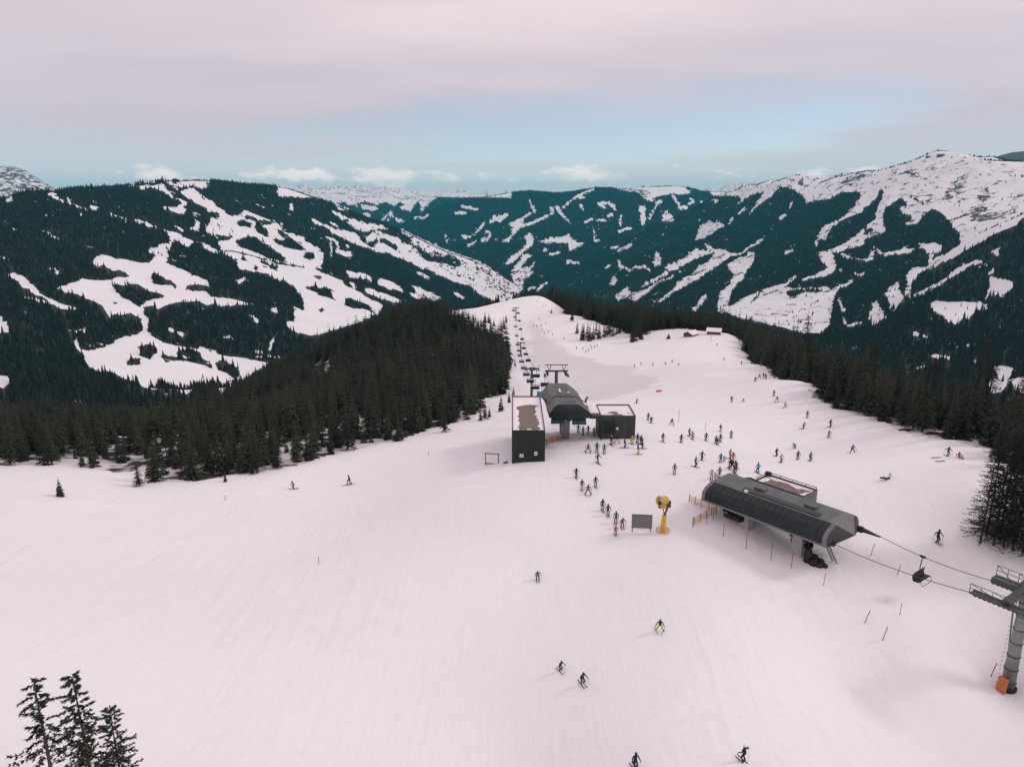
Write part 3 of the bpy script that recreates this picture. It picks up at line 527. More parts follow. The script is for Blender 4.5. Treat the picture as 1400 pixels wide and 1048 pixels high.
def crown(rs, whorls, per, nseg, width, tw, base=.06, gap=0.0, droop=.35, taper=.9):
    """unit-height crown: whorls of drooping branches, each carrying pairs of needle sprays"""
    mb = MB(); r = random.Random(rs)
    for w in range(whorls):
        h = base + (1 - base) * ((w + r.uniform(-.3, .3)) / whorls); h = min(max(h, base), .985)
        L0 = width * (1 - (h - base) / (1 - base)) ** taper + .012
        n = per if h < .8 else max(3, per - 2); off = r.uniform(0, 6.28)
        for k in range(n):
            if r.random() < gap: continue
            az = off + 6.283 * k / n + r.uniform(-.3, .3); L = L0 * r.uniform(.62, 1.12)
            d = Vector((math.cos(az), math.sin(az), 0)); sd = Vector((-d.y, d.x, 0)); up0 = .18 * (h > .6) + r.uniform(-.05, .1)
            P = lambda t: Vector((0, 0, h)) + d * (L * t) + Vector((0, 0, L * (up0 * t - droop * t * t)))
            for i in range(nseg):
                t0 = (i + .25) / nseg; a = P(t0); ww = L * tw * (1.15 - t0 * .75)
                nx = P(min(1, t0 + .9 / nseg))
                for sg in (-1, 1):
                    tip = a + (nx - a) * .8 + sd * sg * ww * r.uniform(.7, 1.2) - Vector((0, 0, ww * r.uniform(.15, .6)))
                    mb.add([a - d * (L * .05), tip, nx + Vector((0, 0, .003))], [(0, 1, 2)])
            a = P(max(0, 1 - .6 / nseg)); tip = P(1.06); q = sd * L * tw * .35
            mb.add([a + q, a - q, tip], [(0, 1, 2)])
            if nseg <= 2:  # hanging curtain under the bough, seen side-on
                mb.add([P(.1), P(.95), P(.5) - Vector((0, 0, L * .38))], [(0, 1, 2)])
    mb.add([(.012, 0, .93), (-.006, .01, .93), (-.006, -.01, .93), (0, 0, 1.0)], [(0, 1, 3), (1, 2, 3), (2, 0, 3)])
    return mb
def tuft_crown(rs, whorls, per, width, gap, tufts, taper=.75, droop=.22, base=.05):
    """near spruce: thin boughs set with many small needle tufts"""
    mb = MB(); r = random.Random(rs)
    for w in range(whorls):
        h = base + (1 - base) * (w + r.uniform(-.35, .35)) / whorls; h = min(max(h, base), .985)
        L0 = width * (1 - (h - base) / (1 - base)) ** taper + .014; off = r.uniform(0, 6.28)
        for k in range(per):
            if r.random() < gap * (1.1 - .5 * h): continue
            az = off + 6.283 * k / per + r.uniform(-.4, .4); L = L0 * r.uniform(.5, 1.15); d = Vector((math.cos(az), math.sin(az), 0)); sd = Vector((-d.y, d.x, 0)); u0 = r.uniform(-.02, .22) * (.4 + h)
            P = lambda t: Vector((0, 0, h)) + d * (L * t) + Vector((0, 0, L * (u0 * t - droop * t * t + .10 * t ** 4)))
            for i in range(3): a, b = P(i / 3), P((i + 1) / 3); mb.add([a - sd * .0016, a + sd * .0016, b], [(0, 1, 2)])
            n_ = max(4, int(tufts * 2.4 * (L / width) ** .6 + 2))
            for i in range(n_):
                t = .22 + .82 * (i + r.random() * .7) / n_; c = P(t) + sd * r.uniform(-1, 1) * L * .16 * (1.2 - t)
                for j in range(7):
                    q = (d * r.uniform(.2, 1) + sd * r.uniform(-.9, .9) + Vector((0, 0, r.uniform(-.75, .25)))).normalized(); l_ = r.uniform(.006, .0125); e = q.cross(Vector((r.uniform(-1, 1), r.uniform(-1, 1), r.uniform(-1, 1)))).normalized() * .0019
                    mb.add([c - e, c + e, c + q * l_], [(0, 1, 2)])
    for j in range(40): z = .90 + .09 * j / 40; a = r.uniform(0, 6.28); mb.add([(0, 0, z), (.004, 0, z), (math.cos(a) * .018 * (1.02 - z) * 10 ** .9, math.sin(a) * .018 * (1.02 - z) * 10 ** .9, z + r.uniform(-.004, .012))], [(0, 1, 2)])
    return mb
def trunk(rs, r0=.016, bare=0):
    mb = MB(); r = random.Random(rs); mb.tube([(0, 0, -.06), (0, 0, 0), (r.uniform(-.004, .004), 0, .4), (0, r.uniform(-.004, .004), .75), (0, 0, .97)], [r0 * 1.3, r0, r0 * .7, r0 * .4, r0 * .1], 7)
    for i in range(bare):
        h = r.uniform(.1, .8); az = r.uniform(0, 6.28); L = r.uniform(.05, .16) * (1.05 - h); d = Vector((math.cos(az), math.sin(az), 0))
        mb.tube([(0, 0, h), Vector((0, 0, h - .1 * L)) + d * L * .6, Vector((0, 0, h - .25 * L)) + d * L], [r0 * .22, r0 * .15, r0 * .06], 4, caps=False)
    return mb
CROWN_MID = [crown(11 + i, 15 + i % 3, 7, 2, (.19, .165, .22, .15, .20)[i], .52, base=(.04, .1, .03, .07, .14)[i], gap=(.05, .12, .04, .1, .2)[i]).mesh('spruce_crown', M_NEEDLE) for i in range(5)]
CROWN_FINE = [crown(31 + i, 26, 7, 5, (.20, .17, .23)[i], .30, base=(.03, .08, .1)[i], gap=(.08, .16, .25)[i]).mesh('spruce_crown_fine', M_NEEDLE) for i in range(3)]
CROWN_THIN = [tuft_crown(51 + i, (34, 34, 38, 40)[i], 6, (.17, .17, .16, .17)[i], (.36, .46, .42, .25)[i], (9, 8, 8, 10)[i], base=.04).mesh('spruce_crown_tufted', M_NEEDLE) for i in range(4)]
CROWN_DENSE = [tuft_crown(61 + i, 38, 7, (.19, .22, .17)[i], (.12, .2, .16)[i], 11, base=.07).mesh('spruce_crown_dense', M_NEEDLE) for i in range(3)]
TRUNKS = [trunk(5, .016).mesh('spruce_trunk', M_BARK, True), trunk(6, .0095, 26).mesh('bare_spruce_trunk', M_BARK, True), trunk(8, .013).mesh('spruce_trunk_slim', M_BARK, True)]
def far_tree(rs, w):
    mb = MB(); r = random.Random(rs)
    for k, (h0, h1, s) in enumerate(((.02, .5, 1), (.25, .72, .72), (.5, 1.0, .45))):
        n = 6; ring = []
        for j in range(n):
            t = 6.283 * (j + r.uniform(-.3, .3)) / n; q = w * s * r.uniform(.75, 1.2); ring.append((q * math.cos(t), q * math.sin(t), h0 + r.uniform(-.05, .05)))
        mb.add(ring + [(0, 0, h1)], [(j, (j + 1) % n, n) for j in range(n)])
    return mb.mesh('far_spruce', M_FARN)
def proto(name, meshes):
    c = bpy.data.collections.new(name)
    for i, me in enumerate(meshes): c.objects.link(bpy.data.objects.new('%s_%02d' % (name, i), me))
    return c
def mid_tree_mesh(i):
    mb = crown(71 + i, 11 + i % 3, 6, 2, (.20, .17, .22, .15)[i % 4], .55, base=.05, gap=(.05, .12, .0, .1)[i % 4])
    mb.tube([(0, 0, -.1), (0, 0, .3), (0, 0, .8)], [.018, .014, .006], 4, caps=False); return mb.mesh('wood_spruce', M_NEEDLE)
P_WOOD = proto('wood_spruce', [mid_tree_mesh(i) for i in range(4)])
P_FAR = proto('far_spruce', [far_tree(90 + i, (.19, .15, .23)[i]) for i in range(3)])
def scatter(name, P, scl, rot, idx, coll, label):
    me = bpy.data.meshes.new(name); n = len(P); me.vertices.add(n); me.vertices.foreach_set('co', P.astype(np.float32).ravel())
    a = me.attributes.new('size', 'FLOAT_VECTOR', 'POINT'); a.data.foreach_set('vector', scl.astype(np.float32).ravel())
    a = me.attributes.new('turn', 'FLOAT', 'POINT'); a.data.foreach_set('value', rot.astype(np.float32))
    a = me.attributes.new('variant', 'INT', 'POINT'); a.data.foreach_set('value', idx.astype(np.int32))
    o = put(name, me); o['kind'] = 'stuff'; o['label'] = label
    ng = bpy.data.node_groups.new(name, 'GeometryNodeTree'); ng.interface.new_socket('Geometry', in_out='INPUT', socket_type='NodeSocketGeometry'); ng.interface.new_socket('Geometry', in_out='OUTPUT', socket_type='NodeSocketGeometry')
    gi = ng.nodes.new('NodeGroupInput'); go = ng.nodes.new('NodeGroupOutput'); ip = ng.nodes.new('GeometryNodeInstanceOnPoints'); ci = ng.nodes.new('GeometryNodeCollectionInfo')
    ci.inputs['Collection'].default_value = coll; ci.inputs['Separate Children'].default_value = True; ci.inputs['Reset Children'].default_value = True
    def na(nm, t):
        q = ng.nodes.new('GeometryNodeInputNamedAttribute'); q.data_type = t; q.inputs[0].default_value = nm; return q.outputs['Attribute']
    cx_ = ng.nodes.new('ShaderNodeCombineXYZ'); L = ng.links; L.new(na('turn', 'FLOAT'), cx_.inputs[2]); L.new(gi.outputs[0], ip.inputs['Points']); L.new(ci.outputs[0], ip.inputs['Instance'])
    ip.inputs['Pick Instance'].default_value = True; L.new(na('variant', 'INT'), ip.inputs['Instance Index']); L.new(cx_.outputs[0], ip.inputs['Rotation']); L.new(na('size', 'FLOAT_VECTOR'), ip.inputs['Scale']); L.new(ip.outputs[0], go.inputs[0])
    md = o.modifiers.new('scatter', 'NODES'); md.node_group = ng
    return o
# trees of the near ridge woods, jittered over the plan outlines
def wood_points(poly, sp):
    lo = poly.min(0); hi = poly.max(0); gx, gy = np.meshgrid(np.arange(lo[0], hi[0], sp), np.arange(lo[1], hi[1], sp)); x = gx.ravel() + RNG.uniform(-.48, .48, gx.size) * sp; y = gy.ravel() + RNG.uniform(-.48, .48, gx.size) * sp
    w = 1.5 + np.hypot(x, y) / 90; x2 = x + (fbm(x / 5, y / 5, 3) - .5) * w; y2 = y + (fbm(x / 5 + 40, y / 5, 3) - .5) * w
    k = inside(poly, x2, y2) & (np.hypot(x, y) < 740) & (np.abs(np.arctan2(x, y)) < .80); return x[k], y[k]
xs, ys = [], []
for poly, sp in ((WOOD_L, 3.3), (WOOD_R, 3.6)):
    a, b_ = wood_points(poly, sp); xs.append(a); ys.append(b_)
tx = np.concatenate(xs); ty = np.concatenate(ys); tz = gz(tx, ty); right = np.arange(len(tx)) >= len(xs[0])
dens = fbm(tx / 18, ty / 18, 3); keep = dens > .30; tx, ty, tz, right, dens = (q[keep] for q in (tx, ty, tz, right, dens))
tr = np.hypot(tx, ty); base = np.where(right, 12.8 - 2.6 * np.clip((np.arctan2(tx, ty) - .38) / .2, 0, 1) + np.clip((tr - 150) / 250, -.2, .3) * 4, np.clip(7.0 + (tr - 125) / 40, 6.5, 11.5)); th = base * np.exp(RNG.normal(0, .17, len(tx))) * (.72 + .5 * dens) * RNG.choice([1, .62, 1.28], len(tx), p=[.74, .18, .08])
ppx, ppy = proj(tx, ty, tz); _, tpy = proj(tx, ty, tz + th); seen = (ppx > -60) & (ppx < 1460) & (tpy < 1040)
tx, ty, tz, th, right, tr, ppx, ppy, tpy = (q[seen] for q in (tx, ty, tz, th, right, tr, ppx, ppy, tpy))
big = (ppy - tpy) * np.where((ppx > 0) & (ppx < 1400), 1, .2) * np.where(((tz - ZC) / tr) > np.interp(np.arctan2(tx, ty), n_az, -np.ones(len(n_az))) - 9, 1, 1)
# first rows along the edge of the wood show largest
tm = sample(NMAX, n_az, n_ln, tx, ty); vis_base = ((tz + th * .25 - ZC) / tr) > tm - 1e-3
score = big * np.where(vis_base, 1.0, .25)
order = np.argsort(-score); N_IND = 232; ind = order[:N_IND]; rest = order[N_IND:]
sc = np.stack([th[rest] * RNG.uniform(.85, 1.2, len(rest)), th[rest] * RNG.uniform(.85, 1.2, len(rest)), th[rest]], -1)
scatter('spruce_wood', np.stack([tx[rest], ty[rest], tz[rest] - .1], -1), sc, RNG.uniform(0, 6.28, len(rest)), RNG.integers(0, 4, len(rest)), P_WOOD, 'dense dark spruce wood on both flanks of the ridge')
GROUPS = [(-99, 210, 'mid sized spruce in the wood edge behind the far left snow field', 'spruces along the far left snow edge'), (210, 450, 'spruce in the front row of the wood above the left piste edge', 'spruces in the front row of the left wood'),
          (450, 720, 'spruce in the front row of the wood left of the tall dark block', 'spruces near the tall dark block'), (720, 1050, 'small spruce at the edge of the wood beyond the snow knoll', 'spruces beyond the snow knoll'),
          (1050, 1250, 'tall spruce in the edge of the wood behind the right piste', 'spruces behind the right piste'), (1250, 1600, 'tall dark spruce in the dense wood at the right rim of the piste', 'spruces at the right rim')]
def make_tree(x, y, h, label, group, cr, tk, rz=None, wid=1.0, name='spruce_tree', z=None):
    z = gz1(x, y) if z is None else z
    t = thing(name, label, 'tree', (x, y, z), random.uniform(0, 6.28) if rz is None else rz, group); t.scale = (h * wid, h * wid, h)
    put('crown', cr, t); put('trunk', tk, t); return t
for i in ind:
    g = next(q for q in GROUPS if q[0] <= ppx[i] < q[1]); r = random.random()
    pool = CROWN_DENSE if big[i] > 95 else CROWN_FINE if big[i] > 45 and r < .55 else CROWN_MID
    make_tree(tx[i], ty[i], th[i], g[2], g[3], random.choice(pool), TRUNKS[0], wid=random.uniform(.9, 1.15), z=tz[i] - .05)
# single trees standing on open snow: photo column, row of the foot, height in metres, label
SINGLE = """83,678,3.2,0|small lone spruce on the far left snow slope
190,664,4.6,2|bushy pale spruce standing just in front of the left wood
213,657,7.5,0|dark spruce beside the bushy pale one in front of the left wood
113,638,4.0,1|low spread spruce on the crest of the left snow field
308,658,2.0,0|tiny lone spruce on the snow below the left wood
265,655,7.6,0|tall dense spruce at the foot of the left wood
380,640,6.8,1|dark spruce at the lower rim of the left wood, on the snow edge
345,648,2.6,2|little pale spruce between snow patches under the left wood
420,628,5.5,2|loose spruce at the left wood rim above the ridge line
608,590,7.5,1|dark spruce standing forward of the wood, left of the wooden frame
545,602,6.0,0|broad spruce at the wood edge above the lone skier
663,573,4.4,2|slim spruce behind the wooden frame, front one of three
657,575,3.0,1|short spruce behind the wooden frame, leftmost of three
669,570,2.8,0|short spruce behind the wooden frame, rightmost of three
685,562,4.6,1|spruce standing alone on snow left of the tall dark block
696,550,3.4,0|young spruce close to the left rear corner of the tall dark block
702,541,3.4,1|young spruce peeking out behind the tall dark block
692,440,7.0,0|dark narrow spruce at the left side of the chairlift line
704,501,4.0,1|small spruce on the snow beside the lower chairlift tower
754,428,4.2,0|lone little spruce on the snow knoll
772,427,7.5,1|left spruce of a dark pair on the knoll edge
775,428,7.0,0|right spruce of a dark pair on the knoll edge
1340,742,14.5,3|tall thin spruce with bare lower trunk at the right frame edge
1358,745,15.5,1|dark dense spruce right behind the thin bare one
1372,748,16.5,0|dark spruce in the middle of the right hand clump
1384,752,15.0,2|broad dark spruce in the right hand clump
1398,756,16.0,1|last dark spruce of the right clump, cut by the frame
1366,736,16.0,2|spruce at the back of the right hand clump
1390,738,17.0,0|tall spruce at the back of the right clump beside the frame
1348,733,13.0,1|shorter spruce filling the gap behind the thin bare one
1412,770,13.0,2|low branching spruce just beyond the right clump"""
for row in SINGLE.split('\n'):
    a, lab = row.split('|'); px, py, h, k = a.split(','); p = at(float(px), float(py)); k = int(k); h = float(h)
    near_ = h > 12; cr = CROWN_THIN[2] if k == 3 else (CROWN_DENSE[k] if near_ else CROWN_FINE[k] if h > 6 else (CROWN_FINE[2] if k == 2 else CROWN_MID[k]))
    make_tree(p[0], p[1], h, lab, None, cr, TRUNKS[1 if near_ else 0], wid=1.0 if near_ else random.uniform(1.0, 1.3))
for px, py, h, w, k, lab in ((44, 922, 14.5, 1.15, 1, 'tall sparse spruce, leftmost of three in the lower left corner'), (97, 915, 15.0, 1.1, 2, 'tallest sparse spruce, middle of three in the lower left corner'), (148, 960, 12.0, 1.0, 3, 'shorter denser spruce, rightmost of three in the lower left corner'), (112, 985, 10.5, 1.1, 0, 'low shrubby spruce filling in between the three at lower left')):
    zt = 8.0
    for _ in range(12):
        q = onz(px, py, zt); zt += (gz1(q[0], q[1]) + h - zt) * .6
    make_tree(q[0], q[1], h, lab, None, CROWN_THIN[k], TRUNKS[1], wid=w)
# small spruces on the snow pockets beside the piste
POCK = [(782, 439), (789, 456), (796, 465), (803, 463), (806, 466), (811, 464), (819, 463), (826, 461), (831, 460), (838, 459), (843, 457), (847, 455), (863, 468), (866, 467), (870, 466), (876, 464), (798, 460), (815, 458), (834, 455)]
for i, (px, py) in enumerate(POCK):
    p = at(px, py); make_tree(p[0], p[1], random.uniform(7.5, 12.5), 'small spruce on the bright snow strip below the knoll wood', 'spruces on the snow strip', random.choice(CROWN_MID), TRUNKS[0])
for i in range(34):
    px = random.uniform(612, 690); py = 446 + (px - 618) * .08 + random.uniform(-12, 6); p = at(px, py)
    make_tree(p[0], p[1], random.uniform(5.5, 9), 'spruce standing in the snowy gap at the top of the left wood', 'spruces in the snowy gap', random.choice(CROWN_MID), TRUNKS[0])
p = at(914, 463); make_tree(p[0], p[1], 3.5, 'squat dark spruce bush left of the two snowy huts', None, CROWN_MID[2], TRUNKS[0], wid=2.0, name='spruce_bush')
# ------------------------------------------------------------------ forests of the far slopes
A, R, X, Y, Z, W = MG
area = R * (m_az[1] - m_az[0]) * R * (m_ln[1] - m_ln[0]); sp = np.interp(R, [700, 1500, 3000, 6000, 11000, 16000], [6.5, 7.8, 8.8, 13, 18, 28])
prob = np.where(m_snow < .5, .93, m_thin * .40) * (R < 16000) * (np.abs(A) < .70)
okv = MVIS | (((Z + 14 - ZC) / R) > MMAX)
lam = area / sp ** 2 * prob * okv * (W > 0) * (W < 7); cnt = np.floor(lam + RNG.random(lam.shape)).astype(int)
jj, ii = np.nonzero(cnt); c = cnt[jj, ii]; jj = np.repeat(jj, c); ii = np.repeat(ii, c)
ta = m_az[ii] + RNG.uniform(-.5, .5, len(ii)) * (m_az[1] - m_az[0]); tl = m_ln[jj] + RNG.uniform(-.5, .5, len(ii)) * (m_ln[1] - m_ln[0]); fr_ = np.exp(tl); fx, fy = fr_ * np.sin(ta), fr_ * np.cos(ta); fz = gz(fx, fy)
# finer decision at the tree itself
fpx, fpy = proj(fx, fy, fz); fs = look(RAS, fpx + (RNG.random(len(fx)) - .5) * .8, fpy); ft = look(TPR, fpx, fpy); hidt = ~MVIS[jj, ii]
hh_ = np.interp(fr_, [700, 1500, 3000, 6000, 11000], [13, 13.5, 14, 18, 25]); tpx_, tpy_ = proj(fx, fy, fz + hh_ * .8); ftop = look(RAS, tpx_, tpy_)
k = ((fs < .42) & ((ftop < .42) | (RNG.random(len(fx)) < .10))) | (RNG.random(len(fx)) < ft * .9) | hidt; fx, fy, fz, fr_, fw, fs = fx[k], fy[k], fz[k], fr_[k], W[jj, ii][k], fs[k]
fh = np.interp(fr_, [700, 1500, 3000, 6000, 11000], [13, 13.5, 14, 18, 25]) * np.exp(RNG.normal(0, .2, len(fx))) * np.where(fs > .5, .75, 1)
fw_ = fh * RNG.uniform(.8, 1.25, len(fx)) * np.interp(fr_, [1500, 5000], [1.0, 1.35])
for name, sel, lab in (('hillside_forest', np.isin(fw, [1, 2]), 'dark spruce forest broken by white runs on the left mountain'), ('mountain_forest', np.isin(fw, [3, 4]), 'dark spruce forest broken by white runs on the right mountain'), ('valley_forest', fw > 4, 'blue green forest on the hill closing the valley')):
    scatter(name, np.stack([fx, fy, fz - .5], -1)[sel], np.stack([fw_, fw_, fh], -1)[sel], RNG.uniform(0, 6.28, sel.sum()), RNG.integers(0, 3, sel.sum()), P_FAR, lab)
print('TREES', len(ind), len(rest), len(fx))
# ------------------------------------------------------------------ materials of built things
M_DARK = simple('dark_metal_cladding', (.019, .027, .027), .55, .2, .8, .2)
M_DARK2 = simple('dark_grey_sheet', (.052, .056, .056), .5, .18, .7, .3)
M_SHELL = simple('grey_green_roof_sheet', (.112, .13, .125), .4, .22, .5, .5)
M_SHELLD = simple('station_roof_sheet', (.12, .12, .115), .42, .2, .6, .4)
M_GLASS = simple('tinted_polycarbonate', (.010, .017, .019), .24, .3, .9, .0, spec=.35)
M_LGREY = simple('pale_grey_sheet', (.17, .165, .163), .55, .12, 1.0)
M_CONC = simple('concrete', (.36, .34, .33), .85, .15, 1.5, bump=.2)
M_STEEL = simple('galvanised_steel', (.23, .24, .245), .45, .2, 2.0, .5)
M_TSTEEL = simple('dark_galvanised_steel', (.07, .078, .08), .5, .25, 2.0, .4)
M_BLACK = simple('black_rubber', (.016, .017, .018), .6, .3, 3)
M_GRAVEL = simple('roof_gravel', (.20, .165, .135), .95, .35, 2.2, bump=.5)
M_SNOWR = simple('roof_snow', (.86, .79, .83), .8, .04, .8)
M_WOOD = simple('weathered_wood', (.20, .125, .07), .85, .3, 4, bump=.3)
M_ORANGE = simple('orange_netting', (.62, .30, .13), .8, .15, 2)
M_ORPAD = simple('orange_pad', (.50, .155, .045), .7, .15, 2)
M_YEL = simple('yellow_paint', (.62, .38, .03), .5, .15, 1.5)
M_WHITE = simple('white_paint', (.72, .70, .70), .5, .05, 2)
M_BOARD = simple('grey_board', (.16, .155, .15), .7, .12, 1.2)
M_TEAL = simple('teal_bubble', (.010, .075, .095), .4, .25, 1.5, spec=.3)
M_BLUE = simple('bright_blue_bubble', (.03, .19, .28), .4, .2, 1.5, spec=.3)
M_PALE = simple('pale_blue_bubble', (.20, .31, .37), .3, .15, 1.5, spec=.5)
M_RED = simple('red_marker_paint', (.42, .07, .05), .6, .2, 3)
M_BROWN = simple('brown_timber_wall', (.11, .07, .05), .85, .25, 2)
M_ROOFD = simple('dark_tile_roof', (.10, .075, .07), .8, .2, 1)
M_PLAST = simple('pale_plaster', (.55, .50, .47), .85, .1, 1)
M_SKIN = simple('skin', (.52, .33, .25), .6, .08, 5)
class World(MB):
    """collects shapes in world space, then builds them relative to their thing"""
    def build(s, name, mats, root=None, smooth=False, fix=True):
        off = Vector(); p = root
        while p is not None: off += p.location; p = p.parent
        s.v = [tuple(Vector(v) - off) for v in s.v]
        return MB.build(s, name, mats, root, smooth, fix)
def V3(p, z=None): return Vector((p[0], p[1], p[2] if z is None else z))
def z_at_row(x, y, py):
    k = (524 - py) / F; return ZC + y * (k * CP - SP) / (CP + k * SP)
def snow_sheet(fr, s0, s1, e0, e1, z, patch, th=.14, step=.3, rs=1):
    """roof snow that has melted off inside patch(s, e) < 0"""
    o, u, n, up = fr; ns = max(2, int((s1 - s0) / step)); ne = max(2, int((e1 - e0) / step)); mb = World(); vs = []
    for i in range(ns + 1):
        for j in range(ne + 1):
            s = s0 + (s1 - s0) * i / ns; e = e0 + (e1 - e0) * j / ne
            d = patch(s, e) + (float(fbm(np.array([s * 1.1 + rs * 9]), np.array([e * 1.1]), 3)[0]) - .5) * 1.5
            vs.append(o + u * e + n * s + up * (z + th * max(-.4, min(1, d * 2.2))))
    mb.add(vs, [(i * (ne + 1) + j, (i + 1) * (ne + 1) + j, (i + 1) * (ne + 1) + j + 1, i * (ne + 1) + j + 1) for i in range(ns) for j in range(ne)]); return mb
UP = Vector((0, 0, 1)); EX = Vector((1, 0, 0)); EY = Vector((0, 1, 0))
def flat_building(name, label, cat, fr, w, L, zt, zb, patch, mats, rs=1, rim=.14):
    """flat roofed block: w across, L along, walls from zb to zt"""
    o, u, n, up = fr; c = o + u * (L / 2) + n * (w / 2); t = thing(name, label, cat, V3(c, zb + 1))
    mb = World(); i = rim
    out = [(0, 0), (w, 0), (w, L), (0, L)]; inn = [(i, i), (w - i, i), (w - i, L - i), (i, L - i)]
    P = lambda s, e, z: o + n * s + u * e + up * (z - o.z)
    k = [P(s, e, zb) for s, e in out] + [P(s, e, zt) for s, e in out]; mb.add(k, [(0, 1, 5, 4), (1, 2, 6, 5), (2, 3, 7, 6), (3, 0, 4, 7)])
    # vertical panel joints
    mb.build('wall', mats[0], t, fix=False)
    for q in (0,):
        jb = World(); m_ = int(w / 1.1)
        for a in range(1, m_): jb.bar(P(w * a / m_, -.012, zb), P(w * a / m_, -.012, zt - .1), .025, .03, up=tuple(u))
        m_ = int(L / 1.3)
        for a in range(1, m_):
            for s_ in (-.012, w + .012): jb.bar(P(s_, L * a / m_, zb), P(s_, L * a / m_, zt - .1), .025, .03, up=tuple(n))
        jb.build('panel_joint', M_BLACK, t)
    pb = World(); r0 = [P(s, e, zt) for s, e in out]; r1 = [P(s, e, zt) for s, e in inn]; r2 = [P(s, e, zt - .35) for s, e in inn]
    k = r0 + r1 + r2; pb.add(k, [(a, (a + 1) % 4, 4 + (a + 1) % 4, 4 + a) for a in range(4)] + [(4 + a, 4 + (a + 1) % 4, 8 + (a + 1) % 4, 8 + a) for a in range(4)]); pb.build('parapet', mats[1], t, fix=False)
    rf = World(); rf.add(r2, [(0, 1, 2, 3)]); rf_o = rf.build('roof', M_GRAVEL, t, fix=False)
    sn = snow_sheet(fr, i + .02, w - i - .02, i + .02, L - i - .02, zt - .35 - o.z, patch, rs=rs); so_ = sn.build('roof_snow', M_SNOWR, t, True); so_.parent = rf_o; so_
    return t, P
# ------------------------------------------------------------------ tall dark block
YB = 109.3; xb0 = float(ony(700, 629, YB)[0]); xb1 = float(ony(745, 628, YB)[0]); zr = float(ony(700, 588, YB)[2]); yb1 = float(onz(700, 541, zr)[1]); gzb = min(gz1(xb0, YB), gz1(xb1, YB), gz1(xb0, yb1))
fr = (Vector((xb0, YB, zr)), EY, EX, UP); Wd, Ln = xb1 - xb0, yb1 - YB
t, P = flat_building('storage_block', 'tall dark flat roofed block with a brown gravel patch in its roof snow', 'building', fr, Wd, Ln, zr, gzb - 1.5,
    lambda s, e: max(abs(s - Wd * .5) - Wd * (.30 + .02 * math.sin(e)), e - Ln * .86, .35 - e) if e < 15 else math.hypot(s - Wd * .52, e - 14) - 2.2, (M_DARK, M_DARK2))
for px, py, w_, h_ in ((713, 622.6, .62, .55), (732.6, 619.6, .5, .62)):
    q = ony(px, py, YB); sg = World(); sg.box((q[0], YB - .03, q[2]), (w_, .05, h_)); so_ = sg.build('sign', M_WHITE, t)
    pc = World(); pc.box((q[0] - .05, YB - .062, q[2] - .05), (w_ * .38, .012, h_ * .3)); pc.box((q[0] + .12, YB - .062, q[2] + .08), (w_ * .2, .012, h_ * .28)); pc.build('sign_mark', M_DARK2, so_)
lp = World(); q = ony(740, 586, YB + .6); lp.tube([(xb0 + .3, yb1 - .3, zr - .4), (xb0 + .3, yb1 - .3, zr + .5)], .05); lp.box((xb0 + Wd * .52, YB + .55, zr - .12), (.7, .5, .25)); lp.build('roof_vent', M_WHITE, t)
# ------------------------------------------------------------------ faceted chairlift station
YH = 117.5; HX = lambda px, py: ony(px, py, YH)
zt_ = float(HX(791, 552.4)[2]); yr = float(onz(768, 522, zt_)[1])
sec = [(751, 571), (750.6, 565), (758.5, 555.4), (763, 552.6), (791, 552.6), (803, 561), (808.6, 566), (808, 571)]
S0 = [(float(HX(*q)[0]), float(HX(*q)[2])) for q in sec]
cxh = sum(a for a, b in S0) / len(S0)
hull = thing('chairlift_station', 'faceted dark grey chairlift station with bubble chairs waiting under it', 'lift station', (cxh, (YH + yr) / 2, gz1(cxh, YH) + .0))
sk = lambda y: -.10 * (y - YH) * .0 + (y - YH) * -.055
mb = World(); n0 = len(S0); rings = []
for y, sx_, dz in ((YH, 1, 0), (YH + 5.2, .985, 0), (YH + 5.2, .955, -.16), (yr - .2, .93, -.16), (yr + .6, .80, -.7)):
    rings.append([(cxh + (a - cxh) * sx_ + sk(y), y, b + dz * (1 if b > S0[0][1] + .4 else .3)) for a, b in S0])
for k, rg in enumerate(rings): mb.v += rg
for k in range(len(rings) - 1):
    for i in range(n0): mb.f.append((k * n0 + i, k * n0 + (i + 1) % n0, (k + 1) * n0 + (i + 1) % n0, (k + 1) * n0 + i)); mb.m.append(0)
e = (len(rings) - 1) * n0; mb.f.append(tuple(e + i for i in range(n0))); mb.m.append(0)
shell = mb.build('roof_shell', [M_SHELLD], hull)
# folded front: two peaks with a valley between them, brought to a nose
fb = World(); mid_t = HX(777, 557.5); mid_b = HX(778, 572.5); nose_t = (mid_t[0], YH - .9, mid_t[2] - .05); nose_b = (mid_b[0], YH - .75, mid_b[2])
ring = [(a, YH, b) for a, b in S0]; fb.add(ring + [nose_t, nose_b], [(0, 1, 9), (1, 2, 8, 9), (2, 3, 8), (3, 4, 8), (4, 5, 8), (5, 6, 9, 8), (6, 7, 9), (7, 0, 9)]); fb.build('front_fascia', M_DARK, hull)
rb = World(); a, b = S0[3], S0[4]
for y in (YH + 5.2,):
    rb.bar((S0[2][0] + sk(y), y, S0[2][1] + .1), (S0[3][0] + sk(y), y, zt_ + .06), .25, .12); rb.bar((S0[3][0] + sk(y), y, zt_ + .06), (S0[4][0] + sk(y), y, zt_ + .06), .25, .12); rb.bar((S0[4][0] + sk(y), y, zt_ + .06), (S0[6][0] + sk(y), y, S0[6][1] + .5), .25, .12)
rb.build('roof_rib', M_SHELL, hull)
